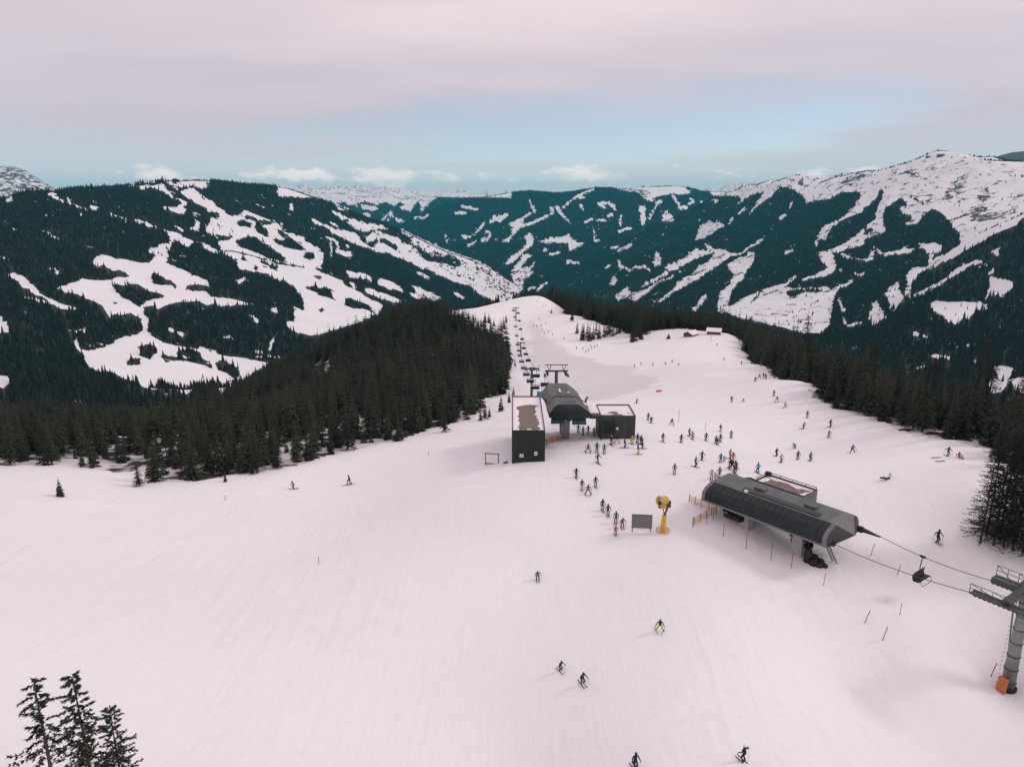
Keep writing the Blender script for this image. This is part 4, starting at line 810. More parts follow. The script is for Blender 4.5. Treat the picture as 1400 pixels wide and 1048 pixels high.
for sx_ in (-1, 1):
    fn = World(); x = cxh + sx_ * 3.55 + sk(YH + 6); fn.hexa([(x - .1, YH + 5, zt_ - 1.2), (x + .1, YH + 5, zt_ - 1.2), (x + .1 + sx_ * .7, YH + 8, zt_ - .9), (x - .1 + sx_ * .7, YH + 8, zt_ - .9), (x - .1, YH + 5.3, zt_ - .6), (x + .1, YH + 5.3, zt_ - .6), (x + .1 + sx_ * .7, YH + 8, zt_ - .75), (x - .1 + sx_ * .7, YH + 8, zt_ - .75)]); fn.build('side_fin', M_BLACK, hull)
bh = World(); bh.box((cxh - 1.2, YH + 9, zt_ + .02), (.3, 2.2, .12)); bh.box((cxh + .3, YH + 7.5, zt_ + .06), (.35, .35, .25)); bh.build('roof_snow', M_SNOWR, shell)
sm_ = World()
for k in range(1, 7):
    xx = S0[3][0] + (S0[4][0] - S0[3][0]) * k / 7
    sm_.bar((xx, YH + .2, zt_ + .015), (xx + sk(YH + 5), YH + 5, zt_ + .015), .05, .05); sm_.bar((xx + sk(YH + 5.4), YH + 5.5, zt_ - .14), (xx + sk(yr), yr - .4, zt_ - .14), .05, .05)
sm_.build('roof_seam', M_DARK2, shell)
lt = World()
for y in (YH + 2.5, YH + 8): lt.box((cxh + sk(y), y, zt_ - .02 + (0 if y < YH + 5 else -.2)), (2.6, 1.3, .12))
lt.build('roof_hatch', M_SHELL, hull)
for x_, y_ in ((cxh - .2, YH + 6.5), (cxh - .2, YH + 12.5)):
    cb = World(); g = gz1(x_, y_); cb.hexa([(x_ - .6, y_ - 1.1, g - .5), (x_ + .6, y_ - 1.1, g - .5), (x_ + .6, y_ + 1.1, g - .5), (x_ - .6, y_ + 1.1, g - .5), (x_ - .8, y_ - 1.5, S0[0][1] + .1), (x_ + .8, y_ - 1.5, S0[0][1] + .1), (x_ + .8, y_ + 1.5, S0[0][1] + .1), (x_ - .8, y_ + 1.5, S0[0][1] + .1)]); cb.build('column', M_STEEL, hull)
mc = World(); mc.box((cxh, YH + 6, S0[0][1] - .15), (4.8, 11, .35)); mc.tube([(cxh - .1, YH + .6, S0[0][1] - .7), (cxh - .1, YH + .6, S0[0][1] - .1)], .45, 14); mc.build('bull_wheel_frame', M_BLACK, hull)
# ------------------------------------------------------------------ low operator building to the right of it
zl = 22.6; pA = onz(806.5, 568, zl); pB = onz(869.3, 568, zl); pC = onz(860, 552.4, zl)
fr2 = (Vector((pA[0], pA[1], zl)), EY, EX, UP); w2 = float(pB[0] - pA[0]); L2 = float(pC[1] - pB[1])
xs_ = float(pA[0]) + w2 * .24
t2, P2 = flat_building('operator_building', 'low dark building with a snowy flat roof right of the faceted station', 'building', (Vector((xs_, pA[1], zl)), EY, EX, UP), w2 * .76, L2, zl, gz1(pB[0], pB[1]) - 1.5,
    lambda s, e: min(max(abs(e - L2 * .36) - .12, 0 - s), math.hypot((s - w2 * .30) / 1.5, (e - L2 * .44)) - .55, max(e - 2.1, s - w2 * .52), math.hypot(s - w2 * .7, e - .7) - .45), (M_DARK2, M_DARK2), rs=3)
cn = World(); x0_, x1_ = float(pA[0]) + .05, xs_ - .002; ya, yb_ = float(pA[1]) + .3, float(pC[1]) - .3
cn.box(((x0_ + x1_) / 2, (ya + yb_) / 2, zl - .35), (x1_ - x0_, yb_ - ya, .66)); cn.build('canopy', M_DARK2, t2)
cs = World(); cs.box(((x0_ + x1_) / 2, (ya + yb_) / 2 + .5, zl + .03), (x1_ - x0_ - .3, yb_ - ya - 1.4, .12)); cs.build('canopy_snow', M_SNOWR, t2)
dr = World(); q = ony(833, 583, float(pA[1]) - .03); dr.box((q[0], pA[1] - .035, zl - 2.2), (1.9, .06, 2.5)); dr.build('glass_door', M_GLASS, t2)
wn = World(); wn.box((q[0] - 1.55, pA[1] - .035, zl - 2.0), (.9, .06, 2.2)); wn.build('window', M_GLASS, t2)
sg = World(); q = ony(844, 585.5, float(pA[1]) - .05); sg.lathe([(0, .03), (.24, .03), (.24, -.03), (0, -.03)], (q[0], pA[1] - .05, q[2]), 14, axis=(0, 1, 0)); sg.build('round_sign', M_WHITE, t2)
st = World(); st.bar((xs_ + .15, float(pA[1]) - .9, gz1(xs_, pA[1]) - .3), (xs_ - .5, float(pA[1]) + .4, zl - .5), .14, .14); st.build('brace', M_BLACK, t2)
# ------------------------------------------------------------------ long glazed station on the right
zg = gz1(31, 89); ze = zg + 3.0; A0 = Vector(onz(959, 682, ze)); B0 = Vector(onz(1129, 747, ze)); u = (B0 - A0).normalized(); n = Vector((-u.y, u.x, 0)); LL = (B0 - A0).length
long_ = thing('glazed_lift_station', 'long dark glass sided chairlift station with a grey green roof and pointed nose', 'lift station', tuple((A0 + B0) / 2 + n * 4 + Vector((0, 0, zg - ze))))
FRL = (A0, u, n, UP)
SECL = [(0, 0), (.05, 1.1), (.7, 1.72), (2.1, 2.2), (6.35, 2.36), (7.6, 1.7), (8.2, .9), (8.3, -.5), (7.6, -.75), (.5, -.3)]
cap = .55
PL = lambda e, s, h: A0 + u * e + n * s + UP * h
rb = World(); roofsec = [(2.1, 2.2), (6.35, 2.36), (7.6, 1.7), (8.2, .9), (8.3, -.5), (8.15, -.5), (8.05, .85), (7.5, 1.55), (6.3, 2.2), (2.1, 2.04)]
rb.prism(roofsec, 0, LL, FRL); shell2 = rb.build('roof', M_SHELL, long_)
gb = World(); gl = [(.02, .12), (.05, 1.1), (.72, 1.70), (2.08, 2.17), (2.0, 2.05), (.80, 1.58), (.2, 1.05), (.17, .12)]; gb.prism(gl, cap, LL - cap, FRL); gp = gb.build('glass_panel', M_GLASS, long_)
rbm = World(); nb = 19
for i in range(nb + 1):
    e = cap + (LL - 2 * cap) * i / nb
    for a, b in (((.0, .12), (.03, 1.1)), ((.03, 1.1), (.70, 1.72)), ((.70, 1.72), (2.1, 2.2))): rbm.bar(PL(e, a[0] - .004, a[1] + .003), PL(e, b[0] - .004, b[1] + .003), .045, .03, up=tuple(u))
rbm.build('glazing_bar', M_GLASS, gp)
for nm, e0, e1 in (('end_cap', 0, cap - .003), ('end_cap', LL - cap + .003, LL)):
    cb = World(); cb.prism([(.0, .0), (.0, 1.1), (.68, 1.74), (2.097, 2.23), (2.0, 2.05), (.80, 1.58), (.2, 1.05), (.2, .0)], e0, e1, FRL); cb.build(nm, M_LGREY, long_)
eb = World(); eb.bar(PL(-.05, .1, -.03), PL(LL + .05, .1, -.03), .24, .26, up=tuple(UP)); eb.build('eave_beam', M_LGREY, long_)
# faceted end towards the valley with a pale gable and dark wall
ew = World(); pts = [PL(LL, *q) for q in SECL]; nose = PL(LL + 1.3, 4.6, .55); k = len(pts); ew.add(pts + [nose], [(i, (i + 1) % k, k) for i in range(k) if i not in (3,)]); ew.build('end_wall', M_DARK2, long_)
gw = World(); gw.add([pts[3], pts[4], nose, PL(LL - 1.1, 2.1, 2.23), PL(LL - 1.1, 6.35, 2.39)], [(0, 1, 2), (3, 4, 1, 0)]); gw.build('gable_sheet', M_LGREY, long_)
bw = World(); pts = [PL(0, *q) for q in SECL]; nose = PL(-1.0, 4.4, .6); bw.add(pts + [nose], [(i, (i + 1) % k, k) for i in range(k)]); bw.build('rear_wall', M_SHELL, long_)
fl = World(); fl.add([PL(.1, .5, -.3), PL(LL - .1, .5, -.3), PL(LL - .1, 7.6, -.75), PL(.1, 7.6, -.75)], [(0, 1, 2, 3)]); fl.build('soffit', M_BLACK, long_)
cg = World(); a = PL(LL + .9, 7.0, .3); cg.hexa([a + n * -.35, a + n * .35, a + u * 2.4 + n * .1, a + u * 2.4 + n * -.1, a + n * -.4 + UP * .35, a + n * .4 + UP * .35, a + u * 2.4 + n * .1 + UP * .1, a + u * 2.4 + n * -.1 + UP * .1]); cg.tube([PL(LL - .3, 6.9, .45), PL(LL + 1.1, 7.0, .45)], .42, 10); cg.build('rope_guide', M_BLACK, long_)
cg = World(); cg.tube([PL(LL - .3, 1.2, .15), PL(LL + .5, 1.2, .15)], .36, 10); cg.build('rope_guide', M_BLACK, long_)
hb = World()
for e in (6.2, 13.5): hb.box(PL(e, 4.6, 2.42), (1.5, .9, .22), u)
hb.build('roof_hatch', M_SHELL, shell2)
sm = World(); sm.prism([(2.6, 2.24), (3.6, 2.28), (3.6, 2.36), (2.6, 2.32)], 4.6, 15.5, FRL); sm.build('roof_walkway', M_DARK2, shell2)
wb = World(); wb.box(PL(5.4, 2.3, 2.36), (.45, .35, .3), u); wb.build('white_roof_lamp', M_WHITE, long_)
for e in (5.6, 13.4):
    cb = World(); g = gz1(*PL(e, 2.6, 0)[:2]); q = PL(e, 2.6, 0); lo = lambda a, b, z: Vector((q.x, q.y, z)) + u * a + n * b
    cb.hexa([lo(-.8, -.6, g - .6), lo(.8, -.6, g - .6), lo(.8, .6, g - .6), lo(-.8, .6, g - .6), lo(-.6, -.5, ze - .3), lo(.6, -.5, ze - .3), lo(.6, .5, ze - .3), lo(-.6, .5, ze - .3)]); cb.build('column', M_CONC, long_)
pm = World(); q = PL(15.2, 1.8, 0); g = gz1(q.x, q.y)
for k, (de, ds, r_, h_) in enumerate(((0, 0, .55, 1.9), (.8, -.1, .55, .8), (1.5, .1, .5, .55), (.5, .6, .6, .9), (1.3, .7, .55, .6), (2.0, .5, .4, .35))):
    q2 = q + u * de + n * ds; pm.lathe([(r_ * .9, -.4), (r_, .1), (r_ * .96, h_ * .6), (r_ * .7, h_ * .95), (0, h_)], (q2.x, q2.y, gz1(q2.x, q2.y)), 10)
pm.build('safety_padding', M_BLACK, long_, True)
ld = World(); a = PL(LL - .1, .6, 0); bt = Vector(at(1142, 768))
for sg_ in (-.28, .28): ld.bar(a + u * sg_, Vector((bt.x, bt.y, bt.z - .2)) + u * sg_, .07, .07)
for i in range(1, 12): p_ = a.lerp(bt, i / 12); ld.bar(p_ - u * .28, p_ + u * .28, .05, .05)
ld.build('access_ladder', M_BLACK, long_)
# operator cabin behind it
fr3 = (A0 + u * .9 + n * 11.2 + UP * .5, u, n, UP); z3 = ze + .5
frc = (A0 + u * 1.3 + n * 11.0 + UP * .5, u, n, UP)
t3, P3 = flat_building('control_cabin', 'grey cabin with gravel and snow on its flat roof behind the long glazed station', 'building', frc, 3.8, 7.8, z3, zg - 1.2, lambda s, e: max(abs(s - 1.7) - 1.25, .9 - e, e - 6.9), (M_SHELL, M_DARK2), rs=5)
rl = World(); o3 = frc[0]
for a, b in (((3.7, .1), (3.7, 7.7)), ((.2, .1), (3.7, .1))): rl.bar(o3 + n * a[0] + u * a[1] + UP * .28, o3 + n * b[0] + u * b[1] + UP * .28, .08, .08)
for e_ in (.1, 2, 4, 6, 7.7): rl.bar(o3 + n * 3.7 + u * e_ + UP * -.1, o3 + n * 3.7 + u * e_ + UP * .28, .06, .06, up=(1, 0, 0))
rl.box(o3 + n * 3.2 + u * .3 + UP * .25, (.8, .6, .5), u); rl.build('roof_rail', M_BLACK, t3)
gs = World(); gs.bar(o3 + u * -.2 + n * .2 + UP * -.3, o3 + u * -1.8 + n * 1.2 + UP * -.6, .9, .2); gs.build('roof_bridge', M_BLACK, t3)
# ------------------------------------------------------------------ chairs
def chair_parts(W=2.5, hang=2.3):
    p = {}
    m = MB(); m.bar((0, -.3, .02), (0, .3, .02), .16, .22); p['grip'] = (m, M_BLACK)
    m = MB(); m.tube([(0, 0, 0), (0, .12, -hang * .5), (0, .1, -hang * .72)], .055, 6); m.tube([(-W * .42, .1, -hang * .72), (W * .42, .1, -hang * .72)], .05, 6); p['hanger'] = (m, M_TSTEEL)
    m = MB(); m.hexa([(-W / 2, -.55, -hang - .28), (W / 2, -.55, -hang - .28), (W / 2, .05, -hang - .36), (-W / 2, .05, -hang - .36), (-W / 2, -.55, -hang - .16), (W / 2, -.55, -hang - .16), (W / 2, .05, -hang - .22), (-W / 2, .05, -hang - .22)]); p['seat'] = (m, M_BLACK)
    m = MB(); m.hexa([(-W / 2, .06, -hang - .3), (W / 2, .06, -hang - .3), (W / 2, .16, -hang - .3), (-W / 2, .16, -hang - .3), (-W / 2, .22, -hang + .35), (W / 2, .22, -hang + .35), (W / 2, .3, -hang + .35), (-W / 2, .3, -hang + .35)]); p['backrest'] = (m, M_BLACK)
    m = MB(); 
    for x in (-W * .46, W * .46): m.tube([(x, .1, -hang * .72), (x, .2, -hang + .2), (x, .1, -hang - .3), (x, -.5, -hang - .3)], .04, 5)
    p['side_frame'] = (m, M_TSTEEL)
    m = MB(); m.tube([(-W * .44, -.6, -hang - .1), (-W * .44, -.85, -hang - .65), (W * .44, -.85, -hang - .65), (W * .44, -.6, -hang - .1)], .035, 5); p['footrest'] = (m, M_TSTEEL)
    return p
def bubble_mesh(W=2.7, hang=2.3, up=False):
    m = MB(); k = 9; rows = []
    for i in range(k):
        a = math.radians((-8 + 150 * i / (k - 1)) if not up else (60 + 120 * i / (k - 1))); R_ = .95
        y, z = .15 - R_ * math.cos(a - .35) * 1.05, -hang + .05 + R_ * math.sin(a - .35) * .95
        rows.append([(x * W / 2 * (1 - .08 * abs(math.sin(a))), y, z) for x in (-1, -.9, 0, .9, 1)])
    for r_ in rows: m.v += r_
    for i in range(k - 1):
        for j in range(4): m.f.append((i * 5 + j, i * 5 + j + 1, (i + 1) * 5 + j + 1, (i + 1) * 5 + j)); m.m.append(0)
    n0 = len(m.v); m.v += [(x, y + (.04 if y > -.3 else .05), z - .03) for x, y, z in m.v]; m.f += [tuple(reversed([q + n0 for q in f])) for f in m.f]; m.m += [0] * (len(m.f) - len(m.m))
    return m
CP_ = chair_parts(); CHM = {k: m.mesh('chair_' + k, mt) for k, (m, mt) in CP_.items()}
BUB = {c: bubble_mesh(up=(c == 'pale')).mesh('chair_bubble_' + c, mt, True) for c, mt in (('teal', M_TEAL), ('blue', M_BLUE), ('pale', M_PALE), ('dark', M_BLACK))}
def chair(label, loc, rz, bub, group=None, hanger=True, tilt=0, sc=1.0):
    t = thing('lift_chair', label, 'chairlift chair', loc, rz, group); t.rotation_euler = (tilt, 0, rz); t.scale = (sc, sc, sc)
    for k, me in CHM.items():
        if not hanger and k in ('grip',): continue
        put(k, me, t)
    if bub: put('bubble', BUB[bub], t)
    return t
# ------------------------------------------------------------------ far chairlift: towers, ropes, chairs
hp = [onr(766, 538, 133.5), onr(727, 506, 226), onr(712, 469.5, 402), onr(705.5, 421.5, 560), onr(701, 414, 668)]; hp = [Vector(p) for p in hp]
GA = 1.55
def side_path(sg):
    out_ = []
    for i, p in enumerate(hp):
        d = (hp[min(i + 1, 4)] - hp[max(i - 1, 0)]); d.z = 0; d.normalize(); out_.append(p + Vector((d.y, -d.x, 0)) * sg * GA * (1.0 if i else 1.2))
    return out_
ROPES = {}
for sg in (-1, 1):
    sp_ = side_path(sg); pts = []
    for i in range(4):
        for k in range(8):
            f = k / 8; q = sp_[i].lerp(sp_[i + 1], f); q.z -= 4 * f * (1 - f) * (.5, 1.3, 1.2, .3)[i]; pts.append(q)
    pts.append(sp_[4]); ROPES[sg] = pts
    rp = World(); c0 = pts[0]; root = thing('haul_rope', ('left' if sg < 0 else 'right') + ' hand haul rope of the far chairlift line', 'cable', c0); rp.tube(pts, .035, 5); me = rp.build('rope', M_TSTEEL, root)
def on_rope(sg, r):
    pts = ROPES[sg]
    for i in range(len(pts) - 1):
        a, b = math.hypot(pts[i].x, pts[i].y), math.hypot(pts[i + 1].x, pts[i + 1].y)
        if a <= r <= b: return pts[i].lerp(pts[i + 1], (r - a) / (b - a)), (pts[i + 1] - pts[i])
    return pts[-1], pts[-1] - pts[-2]
ORD = 'first second third fourth fifth sixth seventh eighth ninth tenth eleventh twelfth thirteenth fourteenth fifteenth'.split()
for sg, rl_ in ((1, [164, 192, 226, 262, 312, 352, 392, 432, 474, 512, 548, 590]), (-1, [158, 182, 206, 234, 268, 306, 344, 376, 410, 446, 486, 530, 574])):
    for i, r_ in enumerate(rl_):
        q, d = on_rope(sg, r_); c = ('blue' if i < 2 else 'teal') if sg > 0 else ('blue' if i < 1 else 'pale')
        chair('%s bubble chair up from the faceted station on the %s rope%s' % (ORD[i], 'right' if sg > 0 else 'left', ', bright blue' if c == 'blue' else ''), q, math.atan2(-d.x, d.y) + (math.pi if sg > 0 else 0), c, 'chairs on the far chairlift line', sc=.92)
for i in range(4):
    p = hp[i]
    if i == 0: continue
    g = gz1(p.x, p.y); lab = ('', 'nearest dark tower of the far chairlift, just behind the tall block', 'middle thin tower of the far chairlift between the bubble chairs', 'farthest thin tower of the far chairlift below the knoll')[i]
    t = thing('chairlift_tower', lab, 'lift tower', (p.x, p.y, g), group='towers of the far chairlift'); d = hp[i + 1] - hp[i - 1]; d.z = 0; d.normalize(); nn = Vector((d.y, -d.x, 0)); tp = Vector((p.x, p.y, p.z))
    m = World(); m.tube([(p.x, p.y, g - 1), (p.x, p.y, p.z + .9)], [.5, .34], 10); m.build('mast', M_TSTEEL, t, True)
    m = World(); m.bar(tp - nn * (GA + .7) + UP * .55, tp + nn * (GA + .7) + UP * .55, .4, .45); m.build('crossarm', M_TSTEEL, t)
    for s_ in (-1, 1):
        m = World(); c = tp + nn * s_ * GA
        m.bar(c - d * 1.8 + UP * .12, c + d * 1.8 + UP * .12, .22, .3); m.bar(c - d * 1.9 + nn * s_ * .7 + UP * .3, c + d * 1.9 + nn * s_ * .7 + UP * .3, .5, .06)
        for k in range(6): m.lathe([(0, -.05), (.26, -.05), (.26, .05), (0, .05)], c + d * (-1.6 + k * .64) + UP * -.08, 8, axis=tuple(nn))
        for e_ in (-1.8, 1.8): m.bar(c + d * e_ + nn * s_ * .9 + UP * .3, c + d * e_ + nn * s_ * .9 + UP * 1.2, .05, .05, up=tuple(d))
        m.bar(c - d * 1.8 + nn * s_ * .9 + UP * 1.2, c + d * 1.8 + nn * s_ * .9 + UP * 1.2, .05, .05); m.build('sheave_train', M_TSTEEL, t)
# gantry right behind the faceted station
q = onr(760.5, 522, 147); gx, gy = float(q[0]), float(q[1]); g = gz1(gx, gy); z1 = z_at_row(gx, gy, 507); z2 = z_at_row(gx, gy, 498.5); wx_ = 31 / F * 152 / 2
t = thing('lift_gantry', 'wide dark lift gantry with two crossbars standing behind the faceted station', 'lift tower', (gx, gy, g))
m = World(); m.tube([(gx, gy, g - 1), (gx, gy, z1)], [.42, .34], 10); m.build('mast', M_TSTEEL, t, True)
m = World(); m.bar((gx - wx_, gy, z1), (gx + wx_, gy, z1), .35, .32); m.build('lower_crossarm', M_TSTEEL, t)
m = World(); m.bar((gx - wx_ * 1.02, gy, z2), (gx + wx_ * 1.02, gy, z2), .16, .16); m.build('upper_crossarm', M_TSTEEL, t)
m = World()
for s_ in (-1, 1):
    for a, b in ((.85, .62), (.45, .62)): m.bar((gx + s_ * wx_ * a, gy, z2), (gx + s_ * wx_ * b, gy, z1), .12, .12)
m.build('strut', M_TSTEEL, t)
for s_ in (-1, 1):
    m = World(); c = Vector((gx + s_ * wx_ * .8, gy, z1 - .45)); m.bar(c - EY * 1.5, c + EY * 1.5, .5, .28)
    for k in range(5): m.lathe([(0, -.06), (.3, -.06), (.3, .06), (0, .06)], c + EY * (-1.3 + k * .65) + UP * -.25, 8, axis=(1, 0, 0))
    m.bar(c - EY * 1.6 + EX * s_ * .5 + UP * -.5, c + EY * 1.6 + EX * s_ * .5 + UP * -.5, .45, .06); m.build('sheave_train', M_BLACK, t)
# chairs waiting under the faceted station
chair('teal bubble chair under the left front of the faceted station', (float(HX(763, 570)[0]), YH + 1.2, S0[0][1] + 1.2), 0, 'teal', 'chairs under the faceted station', sc=.92)
chair('teal bubble chair under the right front of the faceted station', (float(HX(793, 570)[0]) - .1, YH + 1.0, S0[0][1] + 1.2), 0, 'teal', 'chairs under the faceted station', sc=.95)
# chairs parked under the long station
for px, py, lab, dz in ((1000, 712, 'black bubble chair under the left end of the long glazed station', 0), (1093, 748, 'black bubble chair under the right end of the long glazed station', 0)):
    p = at(px, py + 8); chair(lab, (p[0], p[1], p[2] + 3.75), math.atan2(u.y, u.x) + math.pi, 'dark', 'chairs under the long glazed station', sc=1.0)
# ------------------------------------------------------------------ near tower, its ropes and the carrier
p = onr(1378, 935, 85); tb = Vector((p[0], p[1], gz1(p[0], p[1]))); zt4 = z_at_row(tb.x, tb.y, 808)
t = thing('steel_lift_tower', 'grey tubular lift tower with long roller arms at the right frame edge', 'lift tower', tb)
m = World(); m.tube([tb - UP * .8, (tb.x, tb.y, zt4 - .3)], [.70, .45], 18); mast = m.build('mast', M_STEEL, t, True)
m = World()
for k in range(7): z = tb.z + 1 + k * 1.6; r_ = .70 - (.25) * (z - tb.z) / (zt4 - tb.z); m.lathe([(r_ + .0, -.05), (r_ + .045, -.05), (r_ + .045, .05), (r_, .05)], (tb.x, tb.y, z), 18)
m.build('flange', M_TSTEEL, mast, True)
R1 = Vector(onz(1335, 813, zt4 - .1)); R2 = Vector(onz(1351, 790, zt4 + .1)); du = (Vector((R1.x, R1.y, 0)) - Vector((*PL(LL, 1.2, 0)[:2], 0))).normalized(); nu = Vector((-du.y, du.x, 0))
mid = (R1 + R2) / 2; off = (Vector((tb.x, tb.y, 0)) - Vector((mid.x, mid.y, 0))).dot(du); half = off
m = World(); c = Vector((tb.x, tb.y, zt4)); s1 = (R1 - c).dot(nu); s2 = (R2 - c).dot(nu); m.bar(c + nu * (s1 - .5) + UP * .5, c + nu * (s2 + .5) + UP * .5, .65, .6); m.box(c + UP * .35, (1.3, 1.3, .9), du); m.build('crossarm', M_TSTEEL, t)
for s_ in (s1, s2):
    o_ = 1 if s_ == s2 else -1; m = World(); a = c + nu * s_ + du * -half; b = c + nu * s_ + du * half
    m.bar(a + UP * .2, b + UP * .2, .3, .42); nw = 14
    for k in range(nw): m.lathe([(0, -.07), (.27, -.07), (.27, .07), (0, .07)], a.lerp(b, (k + .5) / nw) + UP * -.08, 10, axis=tuple(nu))
    m.build('sheave_train', M_TSTEEL, t)
    m = World(); m.bar(a + nu * o_ * .75 + UP * .35, b + nu * o_ * .75 + UP * .35, .7, .07)
    for k in range(7):
        q = a.lerp(b, k / 6) + nu * o_ * 1.05; m.bar(q + UP * .35, q + UP * 1.45, .05, .05, up=tuple(du))
    for h in (.9, 1.45): m.bar(a + nu * o_ * 1.05 + UP * h, b + nu * o_ * 1.05 + UP * h, .05, .05)
    for k in range(3): m.bar(a.lerp(b, k / 3) + nu * o_ * 1.05 + UP * 1.45, a.lerp(b, (k + 1) / 3) + nu * o_ * .2 + UP * .4, .05, .05)
    m.build('catwalk', M_TSTEEL, t)
m = World(); m.bar(Vector(tb) + nu * 1.3 * (1 if s2 < 0 else -1) - du * .7 + UP * .2, c - du * .9 + UP * -.1 + nu * .4 * (-1), .12, .12)
for k in range(22): q = tb.lerp(c, (k + .5) / 22) - du * (1.02 - .3 * k / 22); m.bar(q - nu * .2, q + nu * .2, .04, .04)
m.build('ladder', M_STEEL, t)
pd = World(); q = Vector((tb.x - 1.05, tb.y - .55, tb.z + .95)); pd.box(q, (.32, .9, 1.65), (1, .35, -.12), (.12, .05, 1)); pad = pd.build('padding', M_ORPAD, t)
pd = World()
for k in range(1): pd.lathe([(.7, -.3), (.88, -.2), (.88, .4), (.78, .5)], (tb.x, tb.y, tb.z), 14)
pd.build('base_collar', M_BLACK, t, True)
for nm, a, b in (('front rope of the near chairlift, from the long station to the tower', PL(LL + .4, 1.2, .15), c + nu * s1 - du * half + UP * -.02), ('rear rope of the near chairlift, carrying the single chair', PL(LL + 3.2, 7.0, .45), c + nu * s2 - du * half + UP * -.02)):
    if nm[0] == 'f': s__ = s1
    else: s__ = s2
    r_ = thing('haul_rope', nm, 'cable', a); m = World(); pts = [a.lerp(b, k / 12) - UP * (4 * .45 * (k / 12) * (1 - k / 12)) for k in range(13)] + [c + nu * s__ + du * half, c + nu * s__ + du * (half + 25) - UP * 3]; m.tube([PL(LL - .2, 1.2 if nm[0] == 'f' else 7.0, .45)] + pts, .042, 5); m.build('rope', M_TSTEEL, r_)
    if nm[0] == 'r':
        best = min(pts[:13], key=lambda q: abs(float(proj(q.x, q.y, q.z)[0]) - 1262)); i_ = pts.index(best)
        q = min((pts[k].lerp(pts[k + 1], f / 20) for k in range(12) for f in range(20)), key=lambda q: abs(float(proj(q.x, q.y, q.z)[0]) - 1262)); chair('empty four seat chair hanging from the rear rope before the near tower', q, math.atan2(-du.x, du.y) + math.pi, None, sc=1.05)
# ------------------------------------------------------------------ billboard, snow gun, wooden frame, fences, poles
a = Vector(at(864.5, 727)); b = Vector(at(889.5, 727)); b.z = a.z = (a.z + b.z) / 2; t = thing('blank_board', 'blank grey board on two posts below the skiers', 'board', (a + b) / 2); ux = (b - a).normalized()
zb_, zt__ = z_at_row(a.x, a.y, 721), z_at_row(a.x, a.y, 703)
m = World(); m.box(((a.x + b.x) / 2, (a.y + b.y) / 2, (zb_ + zt__) / 2), ((b - a).length + .3, .08, zt__ - zb_), ux); pn = m.build('panel', M_BOARD, t)
m = World(); m.box(((a.x + b.x) / 2, (a.y + b.y) / 2, zt__ + .03), ((b - a).length + .34, .12, .06), ux); m.build('top_rail', M_TSTEEL, pn)
for p in (a, b):
    m = World(); m.bar((p.x, p.y + .1, p.z - .5), (p.x, p.y + .1, zt__ - .02), .1, .1, up=(1, 0, 0)); m.build('post', M_TSTEEL, t)
q = Vector(at(906, 727)); t = thing('snow_gun', 'yellow snow gun with a round fan drum on a tall yellow post', 'snow gun', q); H1 = z_at_row(q.x, q.y, 704); H2 = z_at_row(q.x, q.y, 683)
m = World(); m.tube([q - UP * .5, q + UP * .3, Vector((q.x + .12, q.y, H1))], [.42, .4, .33], 12); m.build('post', M_YEL, t, True)
m = World(); tp = Vector((q.x + .12, q.y, H1)); e_ = Vector((q.x + .62, q.y, z_at_row(q.x, q.y, 692))); hd = Vector((q.x - .25, q.y - .1, z_at_row(q.x, q.y, 686)))
m.bar(tp, e_ + UP * .4, .22, .22); m.box(e_ + UP * .35, (.5, .4, .9)); m.bar(e_ + UP * .1, hd - UP * .5 + EX * .2, .22, .22); m.bar(tp - UP * .1, hd - UP * .6, .1, .1); m.build('lift_arm', M_TSTEEL, t)
ax_ = Vector((-.75, -.62, .12)).normalized()
m = World(); m.lathe([(.50, -.75), (.62, -.55), (.62, .25), (.70, .55), (.74, .62), (.66, .62), (.56, .2), (.5, -.5)], hd + UP * .25, 18, axis=tuple(ax_)); dm = m.build('fan_drum', M_YEL, t, True)
m = World(); m.lathe([(0, -.3), (.2, -.3), (.2, .1), (0, .2)], hd + UP * .25, 10, axis=tuple(ax_)); m.lathe([(.56, .1), (.56, .16), (.5, .16), (.5, .1)], hd + UP * .25, 18, axis=tuple(ax_)); m.lathe([(0, .02), (.55, .02)], hd + UP * .25, 18, axis=tuple(ax_)); m.build('fan', M_WHITE, dm)
m = World(); m.lathe([(0, -.4), (.33, -.4), (.36, .3), (0, .4)], hd + UP * -.55 + EX * .1, 12, axis=(1, .2, 0)); m.build('motor_housing', M_YEL, t, True)
m = World(); m.box(hd + UP * -.35 - EX * .45, (.25, .5, .8)); m.build('control_box', M_BLACK, t)
m = World()
for k in range(9):
    a1 = 6.28 * k / 9; m.bar(q + Vector((math.cos(a1) * .9, math.sin(a1) * .9, -.3)), q + Vector((math.cos(a1) * .9, math.sin(a1) * .9, .6)), .05, .05, up=(1, 0, 0)); a2 = 6.28 * (k + 1) / 9
    for h in (.2, .45): m.bar(q + Vector((math.cos(a1) * .9, math.sin(a1) * .9, h)), q + Vector((math.cos(a2) * .9, math.sin(a2) * .9, h)), .03, .08)
m.build('net_guard', M_ORANGE, t)
a = Vector(at(664, 634.5)); b = Vector(at(681.5, 633)); zf0 = z_at_row(a.x, a.y, 632.5); zf1 = z_at_row(a.x, a.y, 619); t = thing('photo_frame', 'open wooden picture frame standing on the snow left of the tall block', 'wooden frame', (a + b) / 2)
